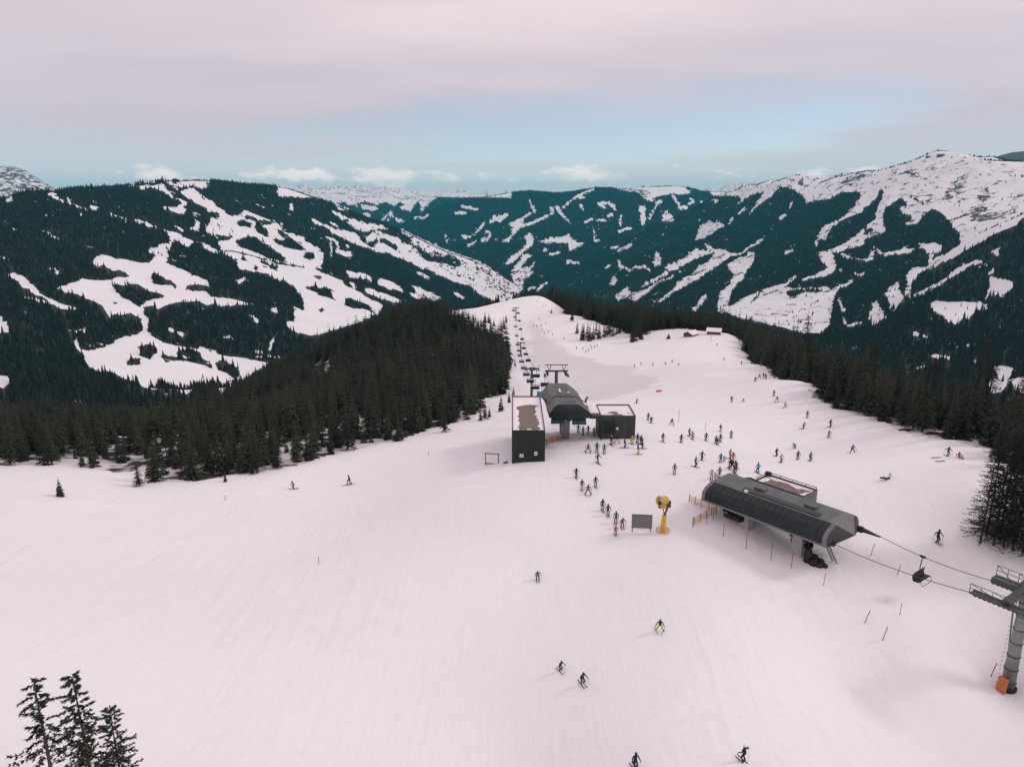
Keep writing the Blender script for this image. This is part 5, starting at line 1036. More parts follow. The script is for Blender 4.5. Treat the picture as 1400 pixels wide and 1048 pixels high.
for nm, p0, p1 in (('upright', (a.x, a.y, a.z - .4), (a.x, a.y, zf1)), ('upright', (b.x, b.y, b.z - .4), (b.x, b.y, zf1 + .08)), ('rail', (a.x - .15, a.y - .14, zf0), (b.x + .15, b.y - .14, zf0 + .06)), ('rail', (a.x - .15, a.y - .14, zf1), (b.x + .15, b.y - .14, zf1 + .08))):
    m = World(); m.bar(p0, p1, .17, .13, up=(0, 1, 0) if nm == 'upright' else (0, 0, 1)); m.build(nm, M_WOOD, t)
q = Vector(at(690.5, 633)); t = thing('timber_stack', 'low stack of boards lying between the wooden frame and the tall block', 'timber', q); m = World()
for k in range(3): m.bar(q + Vector((-.3, -.2 + .2 * k, .1)), q + Vector((.45, -.25 + .2 * k, .3)), .16, .1)
m.build('board', M_WOOD, t)
def net_fence(pts, hgt, label, dens=.45, poles=True):
    P = [Vector(at(*q)) for q in pts]; t = thing('safety_net', label, 'safety net', P[0]); m = World(); pm_ = World()
    for k in range(len(P) - 1):
        a, b = P[k], P[k + 1]; L = (b - a).length; nn = max(2, int(L / dens))
        for i in range(nn + 1):
            q = a.lerp(b, i / nn); m.bar((q.x, q.y, q.z + .12), (q.x, q.y, q.z + hgt), .035, .02, up=(b - a).normalized())
        for i in range(6): h = .12 + (hgt - .12) * i / 5; m.bar(a + UP * h, b + UP * h, .025, .05)
        for i in range(max(2, int(L / 2.2)) + 1):
            q = a.lerp(b, i / max(2, int(L / 2.2))); pm_.bar((q.x + .03, q.y - .04, q.z - .3), (q.x + .03, q.y - .04, q.z + hgt + .18), .06, .06, up=(b - a).normalized())
    m.build('net', M_ORANGE, t); pm_.build('pole', M_TSTEEL, t)
    return t
net_fence([(747, 609), (762, 602), (777, 596)], 1.1, 'orange safety net running from the tall block to the station front', .3)
net_fence([(942, 686), (958, 693), (979, 699)], 1.1, 'orange safety net running back toward the left end of the long station', .3)
net_fence([(979, 702), (965, 708), (948, 718)], 1.1, 'orange safety net bending down toward the snow gun', .3)
def stick(name, px, py, h, label, mt, lean=0, r=.03, group=None, flag=None):
    q = Vector(at(px, py)); m = MB(); m.tube([(0, 0, -.3), (lean * .5, 0, h * .5), (lean, 0, h)], r, 6); me = m.mesh(name, mt)
    t = thing(name, label, 'marker pole', q, 0, group, me)
    if flag: m = MB(); m.box((lean, -.02, h - .3), (.3, .05, .5)); m.build('flag', flag, t)
    return t
for px, py, h, lean, mt, lab in ((989, 733, 1.9, 0, M_RED, 'thin reddish pole under the left half of the long station'), (1020, 750, 2.4, 0, M_RED, 'taller red pole in front of the long station middle'), (1054, 766, 2.7, 0, M_TSTEEL, 'thin grey pole in front of the long station middle'),
        (1081.6, 776, 2.2, .05, M_RED, 'thin dark red pole left of the safety padding'), (1125.6, 800, 1.6, .1, M_TSTEEL, 'thin grey stick on the snow below the access ladder'), (966, 716, 1.5, 0, M_TSTEEL, 'short dark pole beside the bent orange net'), (975, 711, 1.5, 0, M_TSTEEL, 'short dark pole where the orange nets meet'), (947, 721, 1.6, 0, M_BLACK, 'dark pole at the lower end of the bent orange net'),
        (1181.5, 851, 1.6, .5, M_RED, 'leaning red pole left of a second leaning red pole'), (1206, 875, 1.7, .4, M_RED, 'leaning red pole halfway between ladder and near tower'), (1230, 840, 1.4, .05, M_TSTEEL, 'faint grey pole under the hanging chair'), (1190, 759, 1.7, .35, M_TSTEEL, 'thin leaning pole under the front rope'), (1226, 786, 1.4, .3, M_TSTEEL, 'thin leaning stick left of the hanging chair'),
        (1354, 924, 1.7, .45, M_RED, 'leaning red pole beside the orange pad of the near tower'), (436, 770, 1.0, 0, M_TSTEEL, 'lone faint marker stick on the open left piste'), (308, 684, .9, 0, M_TSTEEL, 'small dark marker post under the lone tiny spruce'), (586, 622, .8, 0, M_TSTEEL, 'short dark post on the snow left of the wooden frame'), (928, 577, 2.9, -.1, M_RED, 'tall red banner pole among the upper skiers'), (964, 588, 1.9, 0, M_TSTEEL, 'thin marker pole near the skier with yellow trousers'), (725, 614, 1.0, 0, M_TSTEEL, 'short pole before the dark block wall')):
    if (px, py) == (725, 614): continue
    stick('marker_pole', px, py, h, lab, mt, lean, .05 if mt is M_RED else .035, 'marker poles', None)
q = Vector(at(901, 535.5)); t = thing('orange_mat', 'small orange mat lying on the bowl snow above the low building', 'mat', q); m = World(); m.hexa([q + Vector(v) for v in ((-.9, -.4, -.05), (.9, -.3, -.05), (.9, .4, .2), (-.9, .3, .2), (-.9, -.4, .25), (.9, -.3, .3), (.9, .4, .6), (-.9, .3, .5))]); m.build('cover', M_ORPAD, t)
# ------------------------------------------------------------------ huts, summit buildings, village
def hut(px, py, w, l, h, rz, label, wall=None, roof=None, name='snowy_hut', rh=1.4, cat='hut', sink=.4, group=None, parts=True):
    q = Vector(at(px, py)); t = thing(name, label, cat, (q.x, q.y, q.z - sink), rz, group)
    m = MB(); m.hexa([(-w / 2, -l / 2, -1), (w / 2, -l / 2, -1), (w / 2, l / 2, -1), (-w / 2, l / 2, -1), (-w / 2, -l / 2, h), (w / 2, -l / 2, h), (w / 2, l / 2, h), (-w / 2, l / 2, h)]); m.add([(-w / 2, -l / 2, h), (-w / 2, l / 2, h), (-w / 2, 0, h + rh)], [(0, 1, 2)]); m.add([(w / 2, -l / 2, h), (w / 2, l / 2, h), (w / 2, 0, h + rh)], [(0, 1, 2)]); m.build('wall', wall or M_BROWN, t)
    o_ = .5; m = MB(); th_ = .3
    for s_ in (-1, 1): m.hexa([(-w / 2 - o_, s_ * (l / 2 + o_), h - .25), (w / 2 + o_, s_ * (l / 2 + o_), h - .25), (w / 2 + o_, 0, h + rh), (-w / 2 - o_, 0, h + rh), (-w / 2 - o_, s_ * (l / 2 + o_), h - .25 + th_), (w / 2 + o_, s_ * (l / 2 + o_), h - .25 + th_), (w / 2 + o_, 0, h + rh + th_), (-w / 2 - o_, 0, h + rh + th_)])
    m.build('roof', roof or M_SNOWR, t)
    m = MB(); m.box((w * .2, -l / 2 - .02, h * .42), (.9, .06, h * .75)); m.build('door', M_DARK2, t)
    return t
hut(945, 459, 7, 6, 2.0, .75, 'low timber hut with a slanting snowy roof, left of two at the ridge edge')
hut(976, 456, 7.5, 5.5, 2.2, -.35, 'timber hut under thick roof snow, right of two at the ridge edge')
hut(642, 414.5, 12, 8, 2.6, .1, 'long snow roofed hut at the far crest above the left wood')
hut(270, 247.5, 26, 14, 6, .2, 'dark summit lodge on top of the left mountain', M_ROOFD, M_ROOFD, 'summit_lodge', 3, 'building'); hut(264.5, 247, 16, 10, 6, .2, 'smaller dark building left of the summit lodge', M_ROOFD, M_ROOFD, 'summit_lodge', 3, 'building')
hut(1286, 214, 40, 18, 9, 0, 'dark summit station on the white right mountain', M_ROOFD, M_DARK2, 'summit_station', 5, 'building'); hut(1269, 215.5, 26, 12, 6, 0, 'low building left of the summit station', M_ROOFD, M_DARK2, 'summit_station', 4, 'building')
hut(434, 380, 26, 14, 5, -.4, 'brown mountain lodge in the middle of the far left piste', M_BROWN, M_ROOFD, 'mountain_lodge', 4, 'building')
q = Vector(at(1267.5, 214.5)); t = thing('radio_mast', 'thin mast beside the summit station', 'mast', q); m = World(); m.tube([q - UP * 2, q + UP * 28], [1.6, .8], 6); m.build('mast', M_DARK2, t)
HM = []
for wl, rf in ((M_BROWN, M_SNOWR), (M_PLAST, M_ROOFD), (M_BROWN, M_ROOFD), (M_PLAST, M_SNOWR)):
    m = MB(); w, l, h, rh = 15, 11, 6, 4; m.hexa([(-w / 2, -l / 2, -3), (w / 2, -l / 2, -3), (w / 2, l / 2, -3), (-w / 2, l / 2, -3), (-w / 2, -l / 2, h), (w / 2, -l / 2, h), (w / 2, l / 2, h), (-w / 2, l / 2, h)]); m.add([(-w / 2, -l / 2, h), (-w / 2, l / 2, h), (-w / 2, 0, h + rh), (w / 2, -l / 2, h), (w / 2, l / 2, h), (w / 2, 0, h + rh)], [(0, 1, 2), (3, 4, 5)])
    for s_ in (-1, 1): m.add([(-w / 2 - 1, s_ * (l / 2 + 1.2), h - .8), (w / 2 + 1, s_ * (l / 2 + 1.2), h - .8), (w / 2 + 1, 0, h + rh + .1), (-w / 2 - 1, 0, h + rh + .1)], [(0, 1, 2, 3)], 1)
    HM.append(m.mesh('village_house', [wl, rf]))
VREG = [(PG("640,352 668,365 692,382 703,388 712,384 716,392 712,404 700,414 692,414 678,404 668,392 655,376"), 120), (PG("560,322 600,338 640,354 660,370 650,386 630,380 600,366 560,345"), 48), (PG("702,366 724,364 732,358 728,372 712,388 702,384"), 26), (PG("725,325 780,322 795,333 740,334"), 8), (PG("470,300 520,312 540,330 480,322"), 6)]
for poly, cnt_ in VREG:
    lo, hi = poly.min(0), poly.max(0); k = 0
    while k < cnt_:
        px, py = RNG.uniform(lo[0], hi[0]), RNG.uniform(lo[1], hi[1])
        if not inside(poly, np.array([px]), np.array([py]))[0]: continue
        k += 1; q = at(px, py, 2000); t = thing('village_house', 'tiny gabled house of the village spread over the far valley', 'house', (q[0], q[1], q[2]), RNG.uniform(0, 3.14), 'houses of the valley village', random.choice(HM)); s_ = RNG.uniform(.75, 1.35); t.scale = (s_, s_, s_)
# ------------------------------------------------------------------ people
POSES = {  # hip height, (left foot x,y,z), (right foot x,y,z), lean, left hand, right hand, ski splay
    'stand': (.93, (-.13, 0, .09), (.13, .02, .09), .06, (-.36, -.22, .98), (.36, -.25, .96), 0),
    'ski': (.80, (-.17, -.05, .09), (.17, .05, .09), .50, (-.40, -.50, .92), (.40, -.46, .95), 0),
    'stride': (.88, (-.16, -.36, .09), (.16, .32, .10), .26, (-.36, .05, .98), (.34, -.50, 1.05), 0),
    'plough': (.82, (-.42, 0, .09), (.42, .02, .09), .34, (-.46, -.40, .92), (.46, -.40, .92), .32),
    'tuck': (.60, (-.18, 0, .09), (.18, .02, .09), 1.0, (-.26, -.72, .72), (.26, -.70, .74), 0),
    'reach': (.92, (-.14, 0, .09), (.16, .05, .09), .12, (-.62, -.15, 1.15), (.42, -.25, 1.0), 0),
    'sit': (.20, (-.17, -.72, .10), (.2, -.66, .10), -.12, (-.35, .15, .30), (.35, -.30, .45), 0)}
def ik(a, b, l1, l2, fwd):
    a, b = Vector(a), Vector(b); d = b - a; L = min(d.length, (l1 + l2) * .995); x = (l1 * l1 - l2 * l2 + L * L) / (2 * L); h = math.sqrt(max(l1 * l1 - x * x, 0)); dn = d.normalized(); f = Vector(fwd); f = (f - dn * f.dot(dn)).normalized(); return a + dn * x + f * h
def person_mesh(pose):
    hz, lf, rf, lean, lh, rh, spl = POSES[pose]; pel = Vector((0, .06 if lean > .2 else 0, hz)); ax = Vector((0, -math.sin(lean), math.cos(lean)))
    vs = []; es = []; rr = []; seg = []
    def v(p, r, par=None, s=1):
        vs.append(Vector(p)); rr.append(r); i = len(vs) - 1
        if par is not None: es.append((par, i)); seg.append((par, i, s))
        return i
    p0 = v(pel, (.155, .125)); w = v(pel + ax * .17, (.15, .115), p0, 1); ch = v(pel + ax * .36, (.175, .13), w, 1); nb = v(pel + ax * .49, (.10, .085), ch, 1)
    nk = v(pel + ax * .555 + Vector((0, -.01, .0)), (.06, .06), nb, 0); hx = Vector((0, -math.sin(lean * .35), math.cos(lean * .35))); hp_ = vs[nk] + hx * .10 + Vector((0, -.02, 0)); h1 = v(hp_, (.085, .10), nk, 0); h2 = v(hp_ + hx * .09, (.075, .085), h1, 0)
    hands = []
    for sg, hd in ((-1, lh), (1, rh)):
        sh = v(pel + ax * .45 + Vector((sg * .185, 0, 0)), (.085, .085), nb, 1); hd = Vector(hd); el = ik(vs[sh], hd, .29, .27, (sg * .5, .7, -.5)); e = v(el, (.062, .062), sh, 1); dv = (hd - el).normalized()
        wr = v(hd, (.045, .045), e, 1); pm = v(hd + dv * .07, (.05, .034), wr, 2); hands.append((hd + dv * .05, dv, sg))
    for sg, ft in ((-1, lf), (1, rf)):
        hp2 = v(pel + Vector((sg * .10, 0, -.06)), (.115, .115), p0, 3); ft = Vector(ft); an = ft + Vector((0, .03, .05)); kn = ik(vs[hp2], an, .45, .43, (sg * .12, -1, .1)); k = v(kn, (.085, .085), hp2, 3); a_ = v(an + (kn - an) * .22, (.075, .08), k, 3); b_ = v(an, (.07, .075), a_, 2); v(ft + Vector((0, -.17, -.025)), (.052, .048), b_, 2)
    me = bpy.data.meshes.new('p'); me.from_pydata(vs, es, []); o = bpy.data.objects.new('p', me); COL.objects.link(o)
    md = o.modifiers.new('s', 'SKIN'); md.use_smooth_shade = True
    sv = me.skin_vertices[0].data
    for i, r in enumerate(rr): sv[i].radius = r; sv[i].use_root = i == 0
    o.modifiers.new('u', 'SUBSURF').levels = 1
    dg = bpy.context.evaluated_depsgraph_get(); dg.update(); ev = bpy.data.meshes.new_from_object(o.evaluated_get(dg)); bpy.data.objects.remove(o)
    V = np.array([q.co for q in ev.vertices]); Fc = [tuple(p.vertices) for p in ev.polygons]; C = np.array([V[list(f)].mean(0) for f in Fc])
    S0_ = np.array([vs[a] for a, b, s in seg]); S1_ = np.array([vs[b] for a, b, s in seg]); K = np.array([s for a, b, s in seg]); R_ = np.array([(rr[a][0] + rr[b][0]) / 2 for a, b, s in seg])
    d = S1_ - S0_; t = np.clip(((C[:, None] - S0_) * d).sum(-1) / (d * d).sum(-1), 0, 1); D = np.linalg.norm(C[:, None] - S0_ - t[..., None] * d, axis=-1) / R_; mi = K[D.argmin(1)]
    mb = MB(); mb.v = [tuple(q) for q in V]; mb.f = Fc; mb.m = [int(q) for q in mi]
    # five gloved fingers closed round the pole grip, thumb leaving the side of the palm
    for hd, dv, sg in hands:
        side = Vector((0, 0, 1)); x = side.cross(dv).normalized() * sg; up_ = dv.cross(x).normalized()
        for k, L in enumerate((.062, .07, .066, .052)):
            b = hd + dv * .03 + Vector((0, 0, 1)) * (.033 - .022 * k); mb.tube([b, b + dv * L * .6, b + dv * L * .85 - x * .028, b + dv * L * .45 - x * .052], [.013, .0125, .012, .010], 5, 2)
        b = hd - dv * .01 - x * .025; mb.tube([b, b - x * .03 + dv * .02, b - x * .038 + dv * .052], [.014, .013, .011], 5, 2)
    # nose, chin
    f = Vector((0, -1, 0)); c = hp_ + f * .085; mb.add([c + Vector((-.017, 0, -.02)), c + Vector((.017, 0, -.02)), c + Vector((0, 0, .03)), c + f * .03 + Vector((0, 0, -.012))], [(0, 1, 3), (1, 2, 3), (2, 0, 3)], 0)
    for sx_ in (-1, 1): mb.tube([hp_ + Vector((sx_ * .087, .0, -.02)), hp_ + Vector((sx_ * .098, .01, .0)), hp_ + Vector((sx_ * .089, .0, .03))], [.012, .016, .012], 5, 0)
    c = hp_ + f * .088; mb.tube([c + Vector((-.025, .006, -.048)), c + Vector((0, -.004, -.05)), c + Vector((.025, .006, -.048))], [.006, .008, .006], 5, 0)
    return mb.mesh('person_' + pose, [M_SKIN, M_SKIN, M_BLACK, M_SKIN], True), hp_, hx, (Vector(lf), Vector(rf)), hands, spl
KIT = {}
for k in POSES:
    me, hp_, hx, feet, hands, spl = person_mesh(k); parts = []
    m = MB(); m.lathe([(.118, .0), (.124, .05), (.115, .10), (.085, .145), (.04, .168), (0, .174)], hp_ + hx * .012 + Vector((0, .012, 0)), 14, axis=tuple(hx)); parts.append(('helmet', m.mesh('helmet', M_BLACK, True)))
    m = MB(); q = hp_ + Vector((0, 0, .005)); pts = [(math.sin(a) * .108, -math.cos(a) * .118) for a in np.linspace(-1.2, 1.2, 9)]; n0 = len(pts)
    m.add([(q.x + a, q.y + b, q.z - .028) for a, b in pts] + [(q.x + a, q.y + b, q.z + .04) for a, b in pts], [(i, i + 1, n0 + i + 1, n0 + i) for i in range(n0 - 1)]); parts.append(('goggles', m.mesh('goggles', M_GLASS, True)))
    for sg, ft in zip((-1, 1), feet):
        m = MB(); dr = Vector((-math.sin(spl * sg) , -math.cos(spl), 0)) if k != 'sit' else Vector((sg * .5, -.3, 0)).normalized(); zz = ft.z - .065; c = Vector((ft.x, ft.y, zz)); up_ = Vector((0, 0, 1)); sd_ = dr.cross(up_).normalized(); pr = [(-.78, .0), (.62, .0), (.78, .03), (.90, .11)]
        rows = [(c + dr * a + up_ * h) for a, h in pr]; wds = [.05, .047, .052, .02]; vs_ = []
        for p_, w_ in zip(rows, wds): vs_ += [p_ - sd_ * w_, p_ + sd_ * w_, p_ + sd_ * w_ + up_ * .018, p_ - sd_ * w_ + up_ * .018]
        m.add(vs_, [(4 * i + j, 4 * i + (j + 1) % 4, 4 * i + 4 + (j + 1) % 4, 4 * i + 4 + j) for i in range(3) for j in range(4)] + [(3, 2, 1, 0), (12, 13, 14, 15)]); parts.append(('ski', m.mesh('ski', M_BLACK)))
    for hd, dv, sg in hands:
        m = MB(); back = .55 if k in ('ski', 'tuck', 'stride') else .12; top = hd + Vector((0, -.02, .08)); tip = Vector((hd.x + sg * .06, hd.y + back, .02)); m.tube([top, tip], [.012, .008], 5); m.lathe([(0, 0), (.045, .01), (0, .02)], top.lerp(tip, .93), 6); parts.append(('ski_pole', m.mesh('ski_pole', M_TSTEEL)))
    KIT[k] = (me, parts)
CLO = dict(red=(.30, .04, .04), dkred=(.16, .03, .035), black=(.018, .018, .02), navy=(.02, .028, .06), grey=(.12, .12, .125), teal=(.02, .14, .13), green=(.03, .15, .06), dkgreen=(.025, .06, .045), yellow=(.50, .41, .08), lime=(.36, .45, .06), orange=(.48, .19, .05), brown=(.20, .085, .035), blue=(.03, .28, .55), pink=(.42, .16, .2), pale=(.45, .38, .40), white=(.7, .68, .68), olive=(.16, .15, .05))
CM = {k: simple('cloth_' + k, c, .8, .2, 6) for k, c in CLO.items()}
def person(px, py, pose, yaw, jac, tro, label, scale=1.0, group=None, detail=True, helm='black', lie=False):
    q = Vector(at(px, py)); me, parts = KIT[pose]; t = thing('person', label, 'person', q, math.radians(yaw), group, me); t.scale = (scale,) * 3
    for i, c in ((1, jac), (3, tro)): t.material_slots[i].link = 'OBJECT'; t.material_slots[i].material = CM[c]
    if lie: t.rotation_euler = (math.radians(84), 0, math.radians(yaw)); t.location.z += .16
    if detail:
        for nm, pm in parts:
            if lie and nm == 'ski_pole': continue
            c = put(nm, pm, t)
            if nm == 'helmet': c.material_slots[0].link = 'OBJECT'; c.material_slots[0].material = CM[helm]
            if nm == 'ski' and tro in ('yellow', 'lime'): c.material_slots[0].link = 'OBJECT'; c.material_slots[0].material = CM['lime']
    return t
PEOPLE = """735,792,ski,20,teal,black,white|skier in a teal jacket gliding down alone in the middle of the open piste
902,862,plough,-25,black,lime,grey|dark jacketed skier with lime trousers below the snow gun, turning downhill
766,916,ski,30,navy,grey,black|small dark skier, left one of a pair low on the open piste
796,934,ski,15,dkgreen,black,black|dark green jacketed skier, right one of a pair low on the open piste
868,1050,stand,10,black,navy,black|skier cut off by the bottom edge of the view
1017,1041,reach,200,black,black,white|black clad skier turning at the bottom right of the open piste
402,668,ski,-70,grey,brown,black|skier in grey with brownish trousers alone under the left wood
478,662,stride,-60,black,navy,black|black striding skier alone on the left ridge line
804,618,plough,10,red,black,black|skier in a red jacket, left one of three before the station
816,618,stand,0,navy,black,black|dark blue skier in the middle of three before the station
826,619.5,stand,-20,teal,black,black|skier in a teal jacket, right one of three before the station
817,633,stride,40,black,grey,black|dark skier pushing off just below the group of three
787.6,652.5,stride,15,black,black,grey|black striding skier at the left of the four below the tall block
795.5,669,stand,0,black,orange,black|skier with a dark jacket and orange trousers below the tall block
814,665,stand,0,navy,grey,black|dark blue skier beside the one with orange trousers
804,675.5,plough,0,grey,black,black|grey jacketed skier, lowest of the four below the tall block
823.5,697.5,stand,15,navy,grey,black|navy skier, left one of a close pair above the grey board
831,704,stand,15,black,grey,black|black skier, right one of a close pair above the grey board
842,714.5,stand,-30,teal,black,black|skier in a teal jacket just left of the grey board
850.6,720.5,ski,0,brown,brown,orange|crouching skier in a rust brown suit next to the grey board
841.5,730.5,stand,10,red,red,red|small skier in a red suit left below the grey board
922,647,stand,0,red,grey,black|skier with a red jacket and grey trousers alone above the snow gun
950.4,638,stand,30,grey,black,black|dark grey skier left of the long station, lower of a pair
959.4,629,stride,0,navy,black,black|navy skier with spread legs left of the long station, upper of a pair
985,632.5,stand,0,teal,navy,black|skier in teal and navy standing next to a small pink child
990,631,stand,0,pink,pink,pink|small child in a pink suit beside the teal and navy skier
997.6,627,stand,20,orange,brown,brown|skier in orange and brown at the top of the crowd above the long station
1002,631,stand,-20,brown,orange,black|skier with a brown jacket and orange trousers in the crowd above the long station
998,639,ski,0,dkred,black,black|bent skier in dark red at the left of the crowd above the long station
1000.6,641.5,plough,0,black,black,black|black skier with wide skis in the middle of the crowd above the long station
1006,641,ski,-30,green,black,green|skier in a green jacket in the crowd above the long station
1004.5,647,stand,0,red,dkred,black|skier in red at the foot of the crowd right above the long station roof
972.5,655,stand,0,pale,pink,white|person in pale pink clothes at the rear end of the long station
983.4,653,stand,180,brown,grey,black|person in a brown jacket at the rear end of the long station
977.7,653,stand,0,orange,orange,orange|tiny child in orange at the rear end of the long station
1036,646.5,stand,180,blue,navy,black|skier in a bright blue jacket just above the control cabin
906,604,stand,10,black,orange,black|skier in a black jacket and orange trousers right of the station queue
931,605,stand,0,black,black,black|black skier standing alone midway right of the station queue
942,596.5,stand,30,teal,black,black|skier in a teal green jacket next to one in orange
946.6,601,stand,0,orange,brown,orange|skier in an orange jacket next to one in teal green
965,602.5,stand,0,black,navy,black|tall black skier below the thin marker pole
984.6,590,stand,20,black,yellow,black|skier with a black jacket and yellow trousers up the slope
978.5,606.5,stand,0,red,black,black|skier in a red jacket in the cluster of three up the slope
980.6,608,ski,0,black,grey,black|dark skier bent forward in the cluster of three up the slope
984.6,604,stand,0,navy,black,black|navy skier at the right of the cluster of three up the slope
999.5,598.5,stand,-20,teal,black,black|skier in teal and black right of the cluster of three
918.4,581,plough,0,dkgreen,black,black|dark green skier with spread skis beside the tall banner pole
886,574.5,stand,0,black,grey,black|left skier of a dark pair right of the low building
890,578,ski,0,black,black,white|right skier of a dark pair right of the low building
870,551.5,ski,40,brown,black,black|brownish skier behind the right rear corner of the low building
835.7,608,stand,10,black,olive,yellow|skier in black and olive at the left of the queue before the low building
843.4,606,plough,0,black,yellow,black|skier with yellow trousers standing wide in the queue before the low building
853.5,612,stand,90,black,black,black|black skier seen from the side in the queue before the low building
863.6,606.5,ski,0,yellow,yellow,white|crouched skier in a yellow suit before the low building
871.4,605.5,stand,0,black,navy,black|black skier by the right corner of the low building, upper left of a knot
876,607.5,stand,30,navy,black,navy|navy skier in the knot by the right corner of the low building
877.5,613,stand,80,black,black,black|black skier with skis crosswise at the foot of the knot by the low building
871.6,621,stand,90,black,yellow,black|skier in a black jacket and yellow trousers, lowest of the station queue
790.5,592,stand,180,olive,black,lime|skier in olive about to board under the faceted station, leftmost
797,595.5,stand,180,teal,teal,black|skier in a teal suit about to board under the faceted station
804,593.5,stand,180,black,olive,yellow|skier in black and olive about to board under the faceted station
812,595.5,stand,180,black,dkred,black|skier in black and dark red about to board, rightmost under the faceted station
1097.7,586,ski,30,dkgreen,black,black|dark skier bent in a turn on the upper right slope
1103.4,571,stand,0,dkred,red,black|skier in dark red on the upper right slope
1134.7,584,stand,20,navy,grey,black|dark blue skier above one in a pink jacket on the right slope
1133,597.5,ski,-10,pink,grey,black|skier in a pink jacket and grey trousers on the right slope
1165,619,plough,0,red,dkred,black|skier in a red suit, farthest right on the open right slope
1107.5,630.5,stand,0,teal,black,black|skier in a teal jacket at the right of the lower right group
1090.4,628.5,stand,0,dkred,black,black|skier in a dark red jacket in the lower right group
1067.5,632.5,stand,10,pale,grey,white|skier in pale grey pink in the lower right group
1061,624,stand,30,black,black,black|black skier at the left of the lower right group
1087,612,tuck,-60,teal,dkgreen,red|deeply crouched skier in teal with a red helmet above the lower right group
1295.5,623.5,reach,0,black,olive,yellow|person in black and olive standing by skis laid on the snow at the right rim
1311,626,sit,0,brown,orange,brown|person in brown and orange sitting in the snow at the right rim
1281,741.5,reach,20,black,navy,black|black skier with an arm held out above the hanging chair
1057.7,541,stand,0,black,grey,black|dark upright skier, top one of three in a slanting line on the upper slope
1062,549.5,plough,0,grey,pale,black|grey skier with wide stance, middle one of three in a slanting line
1073,557.5,plough,0,pale,grey,grey|pale skier, lowest of three in a slanting line on the upper slope
1000,549.5,stand,0,black,navy,black|upright dark skier left of a child in the middle of the upper slope
1016,549.5,plough,0,navy,black,black|small child with wide skis right of an upright dark skier
1032.6,521.5,ski,0,black,black,black|leftmost of four dark skiers bunched on the upper slope
1038,517.5,plough,0,grey,black,black|second from left of four dark skiers bunched on the upper slope
1043.5,516.5,stand,0,navy,black,black|third from left of four dark skiers bunched on the upper slope
1046.5,518.5,stand,0,black,dkred,black|rightmost of four dark skiers bunched on the upper slope"""
KIDS = {1281: 1.15, 990: .62, 977.7: .55, 1016: .68, 841.5: .78, 963: .8, 766: .8}
for row in PEOPLE.split('\n'):
    a, lab = row.split('|'); px, py, pose, yaw, j, tr_, hl = a.split(','); px, py = float(px), float(py)
    person(px, py, pose, float(yaw) + random.uniform(-15, 15), j, tr_, lab, KIDS.get(px, random.uniform(.97, 1.06) if py < 760 else .92), helm=hl)
person(1216, 654, 'stand', -75, 'black', 'black', 'dark person lying flat on the snow right of the control cabin', 1.0, lie=True)
for px, py, lab in ((1280, 626, 'pair of dark skis lying on the snow at the right rim, upper'), (1286, 631, 'pair of dark skis lying on the snow at the right rim, lower')):
    q = Vector(at(px, py)); m = World()
    for k in (0, .16): m.bar(q + Vector((-.8, k, .05)), q + Vector((.8, k + .1, .06)), .09, .03)
    t = thing('skis', lab, 'skis', q); t2_ = m.build('ski', M_BLACK, t)
FARP = [(734.7, 412.7), (742, 418), (746, 418), (750, 426.5), (752.8, 427.5), (737.4, 437), (724.7, 441), (729.4, 445.6), (733.8, 447), (739.8, 446.2), (745.8, 443.6), (741, 452.3), (744.4, 457), (750, 454.4), (755.7, 457.8), (770.8, 464.4)]
for i, (px, py) in enumerate(FARP): person(px, py, random.choice(['stand', 'ski', 'stride']), random.uniform(0, 360), random.choice(['black', 'grey', 'dkred', 'navy', 'brown']), 'black', 'tiny far skier on the snow knoll beside the chairlift line', 1.05, 'far skiers on the knoll', False)
MIDP = [(867.7, 502), (876.6, 499), (893, 500), (910, 499), (919, 496), (927, 500)]
for i, (px, py) in enumerate(MIDP): person(px, py, random.choice(['stand', 'ski']), random.uniform(0, 360), random.choice(['black', 'grey', 'navy', 'brown']), 'black', 'small dark skier in the loose row above the greyer bowl', 1.05, 'skiers above the greyer bowl', False)
UPP = [(980, 472.3), (990, 493), (1014, 498.4), (1028, 493.5), (1040.6, 500.4)]
for i, (px, py) in enumerate(UPP): person(px, py, random.choice(['stand', 'ski']), random.uniform(0, 360), random.choice(['black', 'grey', 'navy', 'dkred']), 'black', 'small dark skier on the slope below the two snowy huts', 1.05, 'skiers below the huts', False)
for i, (px, py) in enumerate([(797, 478), (801, 482), (805, 479.5), (809, 477), (812.5, 475.5), (816, 473.6), (788, 477), (807, 474)]): person(px, py, 'stand', random.uniform(0, 360), random.choice(['black', 'grey', 'brown']), 'black', 'tiny far skier below the small spruces of the snow strip', 1.0, 'far skiers below the snow strip', False)
q = Vector(at(972, 467.5)); stick('marker_pole', 972, 467.5, 4.0, 'thin pole on the slope under the right snowy hut', M_TSTEEL, 0, .07, 'marker poles')

HAZE_D=2.9e-5; HAZE_C=(.04,.70,.88); EXPO=0.04
